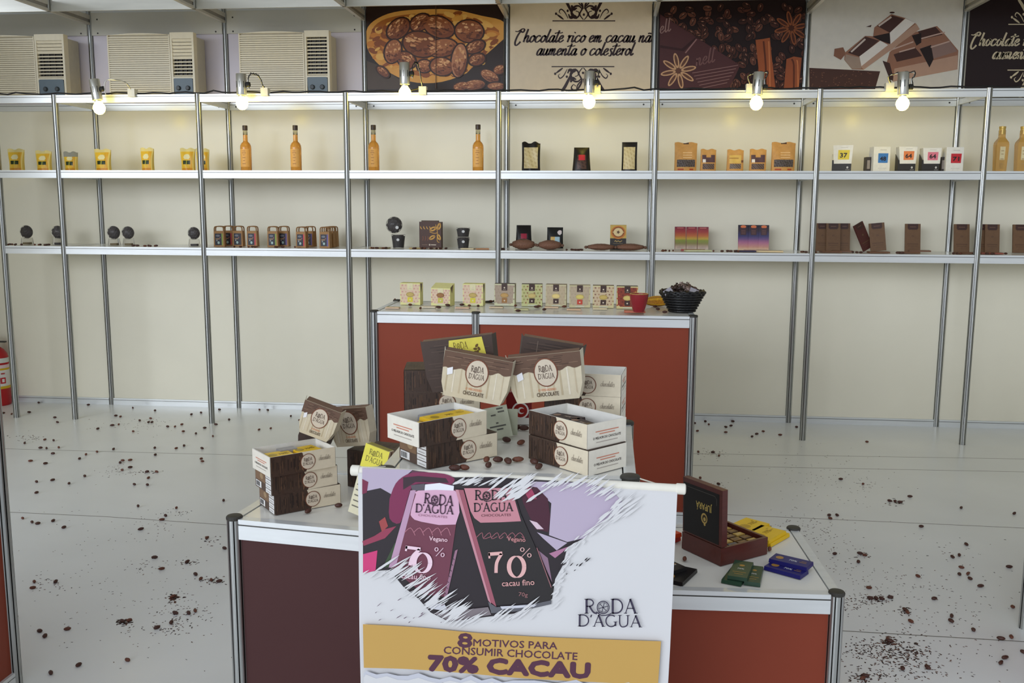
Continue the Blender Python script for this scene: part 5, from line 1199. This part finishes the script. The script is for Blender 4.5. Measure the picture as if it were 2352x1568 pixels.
for u, h, lab in ((1994, .095, 'small dark slab standing behind the blue numbered carton'), (2166, .095, 'small dark slab standing between the pink and red numbered cartons')):
    t = thing('dark_slab', lab, 'chocolate bar', (sx(u, 375), YS+.02, SH1), 0); m = MB(); m.box(-.015, .015, -.03, .03, 0, h, rgb(58, 50, 46)); m.build('wrapper', PAPER, t)
    m = MB(); f = FRONT(-.03); m.rect(f, -.009, .009, .02, .075, rgb(150, 140, 130)); m.build('print', PAPER, t)

# ------------------------------------------------ lower shelf
Y2S = -.26
def s2(u): return sx(u, 560, Y2S)
# chocolate drops in clear domes
def dome(label, u, r, zc, withbase, rz=0.0, grp='clear tubs of chocolate drops', y=Y2S, zb=SH2, under=False):
    t = thing('chocolate_tub', label, 'tub', (sx(u, 545, y), y, zb), rz, grp)
    m = MB()
    m.ball((0, 0, zc), r, r*.6, r, rgb(52, 40, 38), 20, 12, fn=lambda th, ph: .88+.13*math.sin(th*9+ph*4+r*900)*math.sin(ph*5+u)); m.build('chocolate_drops', BEAN, t)
    m = MB(); m.ball((0, -.004, zc), r*1.1, r*.72, r*1.1, rgb(240, 240, 238), 24, 14); m.build('clear_lid', CLEAR, t, True)
    if withbase:
        b = MB(); b.lathe([(r*.9, 0), (r*.98, .004), (r*.86, zc-r*1.02), (r*.9, zc-r*.95)], rgb(226, 224, 220), 24); b.build('clear_base', CLEAR, t, True)
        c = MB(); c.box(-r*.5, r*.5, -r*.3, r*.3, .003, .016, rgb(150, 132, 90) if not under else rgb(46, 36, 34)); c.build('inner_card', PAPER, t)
    return t
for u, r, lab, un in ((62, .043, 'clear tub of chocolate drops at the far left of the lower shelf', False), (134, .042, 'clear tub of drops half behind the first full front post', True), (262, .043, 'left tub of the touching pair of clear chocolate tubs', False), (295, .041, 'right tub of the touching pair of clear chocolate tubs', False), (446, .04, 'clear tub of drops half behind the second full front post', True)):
    dome(lab, u, r, .088, True, 0, under=un)
# kraft gift bags with twisted handles
def giftbag(label, u, stripe, y, rz=0.0, w=.074, h=.108):
    t = thing('kraft_gift_bag', label, 'bag', (sx(u, 545, y), y, SH2), rz, 'kraft gift bags with handles')
    m = MB(); K = rgb(168, 124, 74); m.box(-w/2, w/2, -.022, .022, 0, h, K, None, .002); m.build('bag_body', KRAFT, t)
    p = MB(); f = Fr((0, -.0222, 0), (1, 0, 0), Vector((0, .002, h)).normalized())
    p.rect(f, -w*.38, w*.24, h*.1, h*.84, rgb(46, 48, 58)); p.rect(f, w*.24, w*.36, h*.1, h*.84, stripe)
    for k, (x, z, a, b, c) in enumerate(((-.1, .7, .2, .07, rgb(120, 120, 128)), (-.12, .5, .22, .05, rgb(150, 120, 90)), (-.05, .26, .11, .09, rgb(170, 196, 190)), (-.2, .4, .06, .06, rgb(160, 160, 160)), (.1, .58, .06, .05, rgb(150, 90, 90)))): p.oval(f, w*x, h*z, w*a, h*b, c, 2, 0, 8)
    p.build('print', PAPER, t)
    for yy in (-.016, .016):
        g = MB(); g.tube(crom([(-w*.42, yy, h-.012), (-w*.42, yy, h+.018), (-w*.28, yy, h+.03), (w*.28, yy, h+.03), (w*.42, yy, h+.018), (w*.42, yy, h-.012)], 4), .0042, rgb(146, 106, 62), 6); g.build('handle', KRAFT, t, True)
    return t
gr2, rd2, pr2, dk2 = rgb(150, 170, 70), rgb(206, 66, 74), rgb(112, 96, 160), rgb(70, 56, 54)
for u, st, y, rz, lab in ((505, gr2, -.34, .12, 'kraft gift bag with a green stripe at the left of the group'), (526, rd2, -.24, .05, 'kraft gift bag with a red stripe tucked behind the leftmost one'), (549, dk2, -.27, -.06, 'kraft gift bag with a dark stripe beside the wall post'), (581, rd2, -.28, .0, 'kraft gift bag with a red stripe standing free, fourth from left'), (628, gr2, -.30, .04, 'kraft gift bag with a green stripe in the middle of the bay'), (653, pr2, -.23, -.04, 'kraft gift bag with a purple stripe just right of the middle green one'), (694, rd2, -.36, -.16, 'kraft gift bag with a red stripe in the second group from the right'), (713, pr2, -.22, -.3, 'kraft gift bag mostly hidden behind the red striped one on the right'), (748, pr2, -.36, -.12, 'front kraft gift bag with a purple stripe at the right end of the bay'), (757, dk2, -.27, -.14, 'middle kraft gift bag of the row of three at the right'), (764, dk2, -.18, -.14, 'back kraft gift bag of the row of three at the right')):
    giftbag(lab, u, st, y, rz)
# bay of the cacao pod poster
t = dome('round clear tub of dark chocolates tipped on top of the lower tub', 906, .052, .0, False, 0, 'tubs in the cacao pod poster bay', -.25, SH2+.155)
m = MB(); m.oval(FRONT(-.04), .028, -.016, .011, .011, rgb(214, 214, 210), 1); m.build('sticker', PAPER, t)
def jar(label, u, r, h, n, grp):
    t = thing('chocolate_tub', label, 'tub', (sx(u, 550, -.25), -.25, SH2), 0, grp)
    m = MB(); m.lathe([(r*.7, .003), (r*.82, h*.45), (r*.9, h*.9)], rgb(44, 36, 36), 20)
    for k in range(16): m.ball((r*.6*math.cos(k*2.4)*math.sqrt((k+1)/16), r*.6*math.sin(k*2.4)*math.sqrt((k+1)/16), h*.9), .012, .012, .007, rgb(56, 42, 38), 6, 4)
    m.build('dark_chocolates', BEAN, t)
    m = MB(); m.lathe([(r*.78, 0), (r*.8, .002), (r*.9, h*.5), (r*1.02, h*.95), (r*1.04, h), (r*1.0, h)], rgb(236, 236, 234), 24, close=False); m.build('clear_cup', CLEAR, t, True)
    m = MB(); m.oval(FRONT(-r*.96), r*.15, h*.62, .010, .009, rgb(214, 214, 210)); m.build('sticker', PAPER, t)
    return t
jar('clear tub of dark chocolates under the tipped round one', 915, .047, .09, 1, 'tubs in the cacao pod poster bay')
jar('lower clear tub of the two stacked right of the brown box', 1064, .044, .075, 1, 'tubs in the cacao pod poster bay')
t = jar('upper clear tub of the two stacked right of the brown box', 1064, .047, .06, 1, 'tubs in the cacao pod poster bay'); t.location.z += .078
t = thing('brown_box', 'brown box with golden leaf swirls in the cacao pod poster bay', 'box', (sx(990, 530, -.24), -.24, SH2), -.12)
m = MB(); m.box(-.078, .078, -.02, .02, 0, .178, rgb(78, 50, 38)); m.build('carton', PAPER, t)
m = MB(); f = FRONT(-.02); go = rgb(214, 160, 66)
for k in range(4): m.ribbon(f, [(-.070+.022*k, .148), (-.066+.022*k, .136), (-.058+.022*k, .128)], .005, go, 1, lambda q, a, b: .4+.8*math.sin(PI*q))
for cx, cy, a, g in ((.02, .13, .024, .4), (.064, .148, .022, 1.3), (.014, .072, .022, .5), (.062, .075, .02, 2.0)):
    for s_ in (1, .62): m.ribbon(f, [(cx+a*s_*math.cos(q)*math.cos(g)-a*.5*s_*math.sin(q)*math.sin(g), cy+a*s_*math.cos(q)*math.sin(g)+a*.5*s_*math.sin(q)*math.cos(g)) for q in [2*PI*i/16 for i in range(17)]], .0045, go, 1, None, 1)
m.ribbon(f, [(.04, .16), (.052, .11), (.05, .05), (.066, .04)], .004, go); m.ribbon(f, [(-.004, .11), (.03, .10), (.05, .105)], .004, go)
for k in range(3): m.ribbon(f, [(-.055+.018*k, .05), (-.05+.018*k, .066), (-.052+.018*k, .08)], .003, rgb(150, 84, 50))
m.oval(f, -.004, .022, .006, .006, rgb(206, 190, 170)); m.rect(f, .006, .042, .019, .025, rgb(206, 190, 170)); m.rect(f, -.06, -.02, .02, .023, rgb(140, 110, 90))
clip = [(min(max(a, -.077), .077), b, min(max(c, .001), .177)) for a, b, c in m.v]; m.v = clip
m.build('print', PAPER, t)
t = thing('brown_box', 'thin brown box standing behind the golden swirl box', 'box', (sx(992, 530, -.20)-.012, -.195, SH2), -.12); m = MB(); m.box(-.06, .06, -.012, .012, 0, .186, rgb(70, 46, 36)); m.build('carton', PAPER, t)
m = MB(); m.rect(FRONT(-.0121), -.058, .058, .17, .184, rgb(92, 66, 48)); m.build('print', PAPER, t)
# nets of nibs, tall coffee box
for u, v, w, hh, lab in ((1202, 560, .165, .072, 'brown net of cacao nibs in front of the red labelled black bag'), (1263, 562, .165, .066, 'brown net of cacao nibs in front of the beach labelled bag'), (1380, 566, .195, .045, 'flat brown net of nibs left of the tall coffee box'), (1448, 567, .195, .047, 'flat brown net of nibs at the right end below the tall box')):
    t = thing('nib_net', lab, 'net bag', (sx(u, v, -.36), -.36, SH2), 0, 'nets of nibs on the lower shelf')
    m = MB(); m.ball((0, 0, hh/2), w/2, .05, hh/2, rgb(128, 90, 70), 22, 12, fn=lambda th, ph: .94+.06*math.sin(th*7+ph*3)*math.cos(ph*5)); m.build('net', NETTING, t, True)
    for sg in (-1, 1):
        m = MB(); m.ball((sg*w*.5, 0, hh*.45), .012, .014, .010, rgb(112, 80, 62), 8, 6); m.build('knot', NETTING, t, True)
t = thing('coffee_box', 'tall dark box with a golden coffee cup picture on the lower shelf', 'box', (sx(1420, 535, -.22), -.22, SH2+.02), 0)
m = MB(); w, h = .108, .165; m.box(-w/2, w/2, -.025, .025, 0, h, rgb(52, 46, 42)); m.build('carton', PAPER, t)
m = MB(); f = FRONT(-.025); m.rect(f, -w/2, w/2, h*.46, h, rgb(206, 172, 84)); m.oval(f, 0, h*.7, w*.46, h*.27, rgb(206, 128, 48)); m.oval(f, 0, h*.71, w*.38, h*.22, rgb(150, 84, 34), 2); m.oval(f, 0, h*.71, w*.29, h*.17, rgb(232, 206, 150), 3)
for q in range(5): m.oval(f, .006*math.cos(q*1.257), h*.71+.006*math.sin(q*1.257), .006, .003, rgb(90, 58, 34), 4, q*1.257)
m.oval(f, 0, h*.71, w*.36, h*.05, rgb(214, 186, 120), 2); m.text(f, 'Café', 0, h*.33, w*.5, rgb(206, 172, 100), 2, align='C', shear=.2) if False else m.ribbon(f, [(-.024, h*.33), (-.016, h*.37), (-.01, h*.32), (.0, h*.36), (.012, h*.32), (.026, h*.37)], .004, rgb(206, 172, 100), 2)
m.rect(f, -w*.3, w*.3, h*.25, h*.262, rgb(150, 130, 90)); m.rect(f, -w*.16, w*.16, h*.14, h*.15, rgb(150, 130, 90)); m.build('print', PAPER, t)
t.location.z = SH2
# striped bars in threes
def grad(stops):
    def g(y):
        for (a, c), (b, d) in zip(stops[:-1], stops[1:]):
            if a <= y <= b:
                q = (y-a)/(b-a); return tuple(c[i]+(d[i]-c[i])*q for i in range(3))+(1,)
        return stops[-1][1]
    return g
rain = grad([(0, rgb(206, 192, 170)), (.12, rgb(196, 170, 150)), (.25, rgb(140, 130, 76)), (.40, rgb(134, 146, 60)), (.48, rgb(196, 160, 60)), (.6, rgb(190, 106, 54)), (.78, rgb(164, 56, 54)), (1, rgb(120, 36, 56))])
dusk = grad([(0, rgb(226, 200, 160)), (.12, rgb(206, 150, 130)), (.3, rgb(176, 110, 140)), (.45, rgb(104, 80, 128)), (.56, rgb(60, 58, 104)), (.78, rgb(54, 40, 54)), (1, rgb(32, 30, 44))])
def standbar(label, u, fn, z, w, h, grp, roll=0.0, rz=0.0, y=-.16, deco=None, lean=-.16, d=.011, v=540, mat=PAPER):
    t = thing('standing_bar', label, 'chocolate bar', (sx(u, v, y), y, z), 0, grp)
    t.rotation_euler = (Matrix.Rotation(rz, 3, 'Z') @ Matrix.Rotation(lean, 3, 'X') @ Matrix.Rotation(roll, 3, 'Y')).to_euler()
    m = MB(); n = 24; zz = abs(math.sin(roll))*w/2
    for k in range(n): m.box(-w/2, w/2, -d/2, d/2, zz+h*k/n, zz+h*(k+1)/n, fn((k+.5)/n))
    m.build('wrapper', mat, t)
    if deco:
        m = MB(); deco(m, Fr((0, -d/2, zz), (1, 0, 0), (0, 0, 1)), w, h); m.build('print', PAPER, t)
    return t
def deco_r(m, f, w, h): m.rect(f, -w*.3, w*.3, h*.93, h*.96, rgb(214, 120, 110)); m.rect(f, -w*.5, -w*.47, 0, h, rgb(120, 50, 60)); [m.rect(f, -w*.3, w*.3, h*(.06+.04*q), h*(.07+.04*q), rgb(150, 130, 120)) for q in range(3)]
def deco_d(m, f, w, h): m.oval(f, 0, h*.93, w*.28, h*.055, rgb(226, 120, 70)); m.rect(f, -w*.28, w*.28, h*.6, h*.885, rgb(70, 44, 48)); [m.rect(f, -w*.2, w*.2, h*(.64+.06*q), h*(.66+.06*q), rgb(120, 84, 80), 2) for q in range(3)]
for k, nm in enumerate(('left', 'middle', 'right')):
    standbar(nm+' bar of the three with red to green stripes', 1563+26*k, rain, SH2, .073, .155, 'sunset striped bars', deco=deco_r, rz=.06-.04*k, y=-.155-.004*k)
    standbar(nm+' bar of the three with dark blue to pink stripes', 1708+23.5*k, dusk, SH2, .067, .17, 'dusk striped bars', deco=deco_d, rz=.04-.04*k, y=-.155-.004*k)
# kraft wrapped bars
def kraftc(y): return rgb(112, 82, 56)
def deco_k(m, f, w, h):
    m.poly(f, [(-w*.34, h), (w*.34, h), (w*.34, h*.84), (w*.26, h*.79), (-w*.26, h*.79), (-w*.34, h*.84)], rgb(66, 40, 34)); m.rect(f, -w*.2, w*.2, h*.88, h*.9, rgb(120, 86, 70), 2)
    m.oval(f, 0, h*.56, w*.1, h*.035, rgb(100, 72, 50)); m.rect(f, -w*.3, w*.3, h*.2, h*.215, rgb(86, 62, 44)); m.rect(f, -w*.36, w*.36, h*.26, h*.3, rgb(96, 68, 46)); m.rect(f, -w*.22, w*.2, h*.12, h*.13, rgb(96, 70, 50))
gk = 'kraft wrapped bars standing on the lower shelf'
def redc(y): return rgb(84, 42, 36)
for u, w, roll, rz, yy, fn, lab in ((1890, .085, 0, .05, -.16, kraftc, 'left kraft wrapped bar of the three behind the front post'), (1915, .092, 0, 0, -.175, kraftc, 'middle kraft wrapped bar of the three beside the front post'), (1940, .075, 0, -.03, -.15, kraftc, 'right kraft wrapped bar of the three beside the front post'),
        (1998, .085, -.42, .5, -.155, redc, 'dark red backed bar leaning crookedly to the left'), (2020, .098, -.10, -.1, -.185, kraftc, 'slightly tilted kraft bar in front of the leaning dark red one'), (2098, .098, 0, 0, -.17, kraftc, 'single upright kraft bar behind two bars lying flat'),
        (2211, .098, 0, .02, -.17, kraftc, 'kraft bar just left of the last front post'), (2256, .07, 0, .04, -.15, kraftc, 'narrow seen kraft bar just right of the last front post'), (2281, .09, 0, -.04, -.175, kraftc, 'wide kraft bar right of the last front post'), (2347, .1, 0, 0, -.17, kraftc, 'kraft bar cut by the right edge of the photo')):
    standbar(lab, u, fn, SH2, w, .185, gk, roll, rz, yy, deco_k, mat=KRAFT)
# bars lying flat in front
def lying(label, u, c, c2, L=.12, Wd=.06, H=.009, rz=0.0, y=-.36, dz=0.0, grp='bars lying flat on the lower shelf'):
    t = thing('flat_bar', label, 'chocolate bar', (sx(u, 570, y), y, SH2+dz), rz, grp)
    m = MB(); m.box(-L/2, L/2, -Wd/2, Wd/2, 0, H, c, None, .001); m.build('wrapper', PAPER, t)
    m = MB(); m.rect(TOPF(H), -L*.4, L*.4, -Wd*.3, Wd*.3, c2); m.build('print', PAPER, t)
lying('pale green and cream bar lying before the red striped three', 1603, rgb(206, 206, 160), rgb(232, 226, 190), .17, .07, rz=.15)
lying('red ended bar lying under the pale green one', 1592, rgb(176, 66, 60), rgb(190, 170, 80), .16, .06, rz=-.1, y=-.28)
lying('cream bar lying before the dusk striped three', 1768, rgb(226, 200, 150), rgb(232, 214, 160), .17, .07, rz=-.12)
lying('pink and white bar lying left of the cream one', 1738, rgb(206, 160, 150), rgb(220, 196, 180), .16, .06, rz=.1, y=-.27)
lying('dark blue bar lying below the dusk striped three', 1712, rgb(52, 46, 70), rgb(84, 60, 84), .13, .06, rz=.05, y=-.38)
for u, rz, dz, y, lab in ((1908, .1, 0, -.36, 'brown bar lying before the three kraft bars at the post'), (1935, -.15, .0, -.29, 'brown bar lying nearer the wall before the three kraft bars'), (2018, .05, 0, -.37, 'brown bar lying before the crooked leaning pair'), (2087, .06, 0, -.36, 'dark bar lying left before the single upright bar'), (2112, -.1, .0095, -.34, 'brown bar lying on the dark one before the single upright bar'), (2218, .1, 0, -.36, 'brown bar lying at the foot of the last front post'), (2278, -.1, 0, -.36, 'reddish bar lying before the pair right of the last post')):
    lying(lab, u, rgb(112, 76, 52) if 'reddish' not in lab else rgb(140, 70, 50), rgb(150, 106, 70), .13, .06, .010, rz, y, dz)
for k, (u, rz, c, lab) in enumerate(((865, .2, rgb(196, 160, 100), 'thin tan leaf shaped piece at the left of the cacao pod poster bay'), (880, -.25, rgb(170, 150, 100), 'second tan piece just left of the tub pair'), (955, .2, rgb(206, 176, 110), 'yellowish piece before the brown swirl box'), (1000, -.1, rgb(180, 160, 130), 'pale piece below the brown swirl box'), (1075, -.15, rgb(222, 204, 160), 'cream piece before the stacked tubs'), (1108, .15, rgb(190, 130, 80), 'orange brown piece at the right end of the cacao pod poster bay'))):
    lying(lab, u, c, tuple(min(1, x*1.15) for x in c[:3])+(1,), .09, .05, .007, rz, -.37, 0, 'thin pieces in the cacao pod poster bay')

# ================================================================== CACAO BEANS
bm_ = MB(); bm_.ball((0, 0, .0065), .0125, .0075, .0065, rgb(74, 42, 32), 12, 8, fn=lambda th, ph: 1+.05*math.cos(2*ph)*math.sin(th)-.05*math.sin(5*ph))
proto = bm_.build('cacao_bean', BEAN, None, True)
bm2 = MB(); bm2.ball((0, 0, .006), .0115, .007, .006, rgb(104, 58, 40), 12, 8, fn=lambda th, ph: 1+.06*math.cos(2*ph)*math.sin(th)-.04*math.sin(4*ph)); p2 = bm2.build('cacao_bean', BEAN, None, True)
first = {'a': True, 'b': True}
def bean(p, label, group, s=1.0):
    k = 'a' if R_.random() < .65 else 'b'; src = proto if k == 'a' else p2
    if first[k]: o = src; first[k] = False
    else: o = src.copy(); COL.objects.link(o)
    o.location = p; o.rotation_euler = (R_.uniform(-.15, .15), R_.uniform(-.1, .1), R_.uniform(0, PI)); o.scale = (s*R_.uniform(.85, 1.15), s*R_.uniform(.85, 1.15), s)
    tag(o, label, 'bean', group); return o
FLOOR_L = [(7, 950), (27, 952), (67, 948), (89, 926), (126, 960), (132, 971), (203, 931), (245, 927), (281, 928), (305, 938), (266, 956), (277, 958), (356, 944), (346, 962), (341, 971), (349, 971), (321, 967), (440, 953), (462, 949), (504, 942), (526, 965), (418, 976), (496, 976), (470, 984), (421, 992), (450, 997), (489, 1003), (385, 981), (402, 981), (273, 976), (258, 978), (225, 986), (306, 992), (123, 1013), (103, 1011), (57, 1019), (93, 1030), (107, 1031), (135, 1029), (122, 1043), (4, 1019), (70, 1060), (104, 1066), (198, 1045), (183, 1055), (223, 1039), (261, 1033), (356, 1030), (357, 1046), (423, 1025), (405, 1031), (464, 1031), (462, 1055), (465, 1061), (282, 1059), (276, 1064), (299, 1058), (281, 1081), (299, 1075), (195, 1095), (338, 1085), (360, 1085), (341, 1099), (121, 1104), (84, 1108), (159, 1112), (84, 1133), (309, 1114), (339, 1115), (514, 1151), (317, 1164), (380, 1186), (372, 1195), (405, 1168), (52, 1192), (74, 1201), (87, 1204), (122, 1198), (147, 1213), (324, 1217), (476, 1237), (516, 1261), (355, 1282), (371, 1308), (430, 1292), (449, 1321), (461, 1331), (485, 1334), (504, 1337), (128, 1338), (79, 1338), (75, 1352), (397, 1372), (32, 1383), (34, 1419), (281, 1429), (297, 1427), (433, 1410), (403, 1410), (448, 1405), (91, 1452), (103, 1463), (155, 1447), (180, 1530), (117, 1548), (293, 1518), (394, 1432), (361, 1444), (596, 942), (615, 943), (668, 957), (688, 966), (792, 949), (776, 949), (595, 988), (622, 985), (826, 943), (822, 955), (787, 961)]
FLOOR_R = [(1595, 973), (1620, 969), (1628, 976), (1602, 991), (1683, 969), (1679, 979), (1667, 982), (1667, 994), (1738, 998), (1753, 992), (1727, 1004), (1792, 1000), (1829, 982), (1991, 1016), (1608, 1099), (1650, 1113), (1604, 1039), (1637, 1040), (1651, 1048), (1931, 1102), (1982, 1113), (2043, 1152), (2056, 1153), (2067, 1155), (2090, 1142), (2208, 1168), (2330, 1181), (1904, 1185), (1907, 1192), (1922, 1185), (2116, 1211), (1917, 1274), (1975, 1273), (1986, 1277), (1971, 1292), (2219, 1252), (2203, 1277), (2188, 1281), (2208, 1305), (2204, 1321), (2223, 1319), (2228, 1331), (2108, 1325), (2318, 1304), (2252, 1348), (1996, 1352), (1999, 1376), (2012, 1376), (2025, 1377), (2045, 1374), (2146, 1377), (2079, 1403), (2084, 1409), (2092, 1429), (2186, 1417), (2184, 1428), (2235, 1449), (2326, 1396), (2299, 1469), (2323, 1465), (2038, 1470), (2044, 1475), (2308, 1513), (2299, 1525), (1915, 1533), (2073, 1538), (2130, 1535), (1981, 1560), (1987, 1555), (2350, 1500)]
for l, nm in ((FLOOR_L, 'left'), (FLOOR_R, 'right')):
    for u, v in l: bean(hit(u, v, 2, .0), 'dark cacao bean loose on the white floor %s of the counters' % nm, 'beans on the floor, %s side' % nm, 1.0 if v > 1100 else 1.05)
for u, v, lab in ((1118, 1060, 'dark bean left of the row of beans between the box piles'), (1143, 1061, 'second bean of the row between the box piles'), (1167, 1064, 'third bean of the row between the box piles'), (1190, 1060, 'reddish end bean of the row between the box piles'), (1122, 1074, 'dark bean lying nearest the banner edge below the row'), (1066, 1079, 'bean at the foot of the lower left box'), (1045, 1080, 'bean half under the lower left box logo'), (1237, 1077, 'bean at the foot of the right pile nearest the banner'), (1226, 1066, 'bean touching the lower right box'), (1163, 1015, 'black bean below the pale green card'), (1197, 1021, 'long reddish bean left of the right pile'), (1186, 987, 'small bean by the red carton'), (1204, 988, 'bean beside the right open box')):
    bean(hit(u, v, 2, HM), lab, 'beans on the middle counter', 1.0)
for u, v, lab in ((708, 1178, 'small round bean at the foot of the left counter stack'), (778, 1165, 'oval bean between the left stack and the banner')): bean(hit(u, v, 2, HL), lab, 'beans on the left counter', .95)
for u, v, lab in ((1573, 1287, 'bean beside the black bars on the right counter'), (1767, 1264, 'bean at the right corner of the wooden chest')): bean(hit(u, v, 2, HR), lab, 'beans on the right counter')
for u, v in ((907, 690), (930, 699), (942, 702), (966, 710), (1007, 708), (1028, 703), (1061, 702), (1078, 704), (1098, 705), (1127, 694), (1136, 694), (1184, 704), (1190, 716), (1203, 702), (1232, 707), (1238, 705), (1250, 713), (1296, 706), (1372, 706), (1505, 706), (1511, 712), (1527, 719)):
    bean(hit(u, v, 2, HB), 'cacao bean scattered between the gift boxes on the long counter', 'beans on the long counter', .95)
for u0, u1, n, lab in ((18, 52, 7, 'at the left end of the lower shelf'), (76, 114, 6, 'between the two leftmost tubs'), (300, 400, 8, 'right of the paired tubs'), (528, 590, 7, 'before the left gift bags'), (625, 680, 5, 'before the middle gift bags'), (848, 900, 6, 'left of the tub pair'), (950, 1040, 10, 'around the brown swirl box'), (1145, 1165, 3, 'beside the front post left of the nets'), (1298, 1345, 9, 'between the nets of nibs'), (1514, 1552, 6, 'left of the red striped bars'), (1636, 1700, 9, 'between the striped sets'), (1810, 1862, 3, 'right of the dusk striped bars'), (1870, 1890, 3, 'beside the front post right of the striped sets'), (1950, 1980, 4, 'between the kraft bar groups'), (2040, 2075, 4, 'left of the single upright bar'), (2190, 2320, 8, 'around the last kraft bars')):
    for k in range(n):
        y = R_.uniform(-.46, -.40); bean(Vector((sx(R_.uniform(u0, u1), 572, y), y, SH2)), 'cacao bean on the lower shelf '+lab, 'shelf beans '+lab, 1.0)
# crumbs of husk: nobody could count them
R_ = random.Random(99)
m = MB()
def crumb(u, v, s):
    p = hit(u, v, 2, 0)
    if p.y > -.1 or p.y < -6.2 or (p.x < 2.88 and p.y < -3.97) or (p.x > 6.2 and p.y < -3.2): return
    s *= 1.35; a = R_.uniform(0, 2*PI); c = [rgb(62, 38, 30), rgb(92, 56, 42), rgb(44, 28, 24)][R_.randrange(3)]
    L, w_, h = s*R_.uniform(.6, 1.6), s*R_.uniform(.35, .7), s*R_.uniform(.2, .5)
    ca, sa = math.cos(a), math.sin(a)
    q = [(-L, -w_*.4, 0), (L*.7, -w_, 0), (L, w_*.6, 0), (-L*.5, w_, 0), (L*.1*R_.uniform(-1, 1), 0, h)]
    m.add([(p.x+x*ca-y*sa, p.y+x*sa+y*ca, z) for x, y, z in q], [(0, 1, 4), (1, 2, 4), (2, 3, 4), (3, 0, 4), (3, 2, 1, 0)], c)
for (u, v, su, sv, n, s) in ((2070, 1498, 38, 14, 190, .004), (2030, 1500, 60, 30, 130, .003), (2012, 1376, 24, 6, 70, .0035), (1950, 1390, 30, 12, 70, .003), (1985, 1490, 24, 12, 80, .0035), (2060, 1390, 60, 40, 90, .0025), (2075, 1540, 60, 16, 120, .0032), (1980, 1555, 24, 8, 50, .004), (2080, 1404, 8, 6, 20, .004), (2040, 1472, 9, 5, 34, .0055), (1840, 1215, 40, 18, 90, .003), (1900, 1260, 50, 30, 100, .0028), (1990, 1275, 12, 5, 16, .004), (2000, 1330, 60, 30, 110, .0025), (1900, 1100, 80, 40, 150, .0028), (2055, 1153, 14, 3, 24, .005), (1640, 1042, 24, 6, 40, .0035), (1990, 1115, 12, 6, 24, .003), (1650, 1116, 14, 6, 20, .003), (2180, 1290, 60, 40, 50, .003), (2200, 1400, 70, 60, 60, .0028), (2200, 1500, 70, 40, 50, .003),
        (420, 1410, 30, 26, 110, .003), (400, 1372, 9, 5, 30, .006), (283, 1429, 10, 4, 26, .006), (430, 1292, 16, 3, 30, .0035), (410, 1177, 20, 4, 26, .003), (490, 1335, 18, 5, 34, .004), (330, 1297, 24, 10, 26, .003), (110, 1340, 24, 9, 40, .003), (270, 1082, 16, 6, 40, .003), (300, 978, 50, 10, 50, .003), (70, 1005, 22, 4, 40, .004), (350, 1210, 40, 16, 40, .0028), (480, 1240, 16, 6, 20, .004), (300, 1400, 110, 70, 110, .0024), (350, 970, 20, 6, 20, .0035), (200, 1250, 120, 80, 60, .0024), (390, 1440, 50, 12, 50, .003), (340, 1085, 16, 2, 20, .005)):
    for _ in range(n): crumb(R_.gauss(u, su), R_.gauss(v, sv), s)
cr = m.build('cacao_crumbs', BEAN); tag(cr, 'fine brown cacao husk crumbs strewn over the white floor', 'crumbs', None, 'stuff')
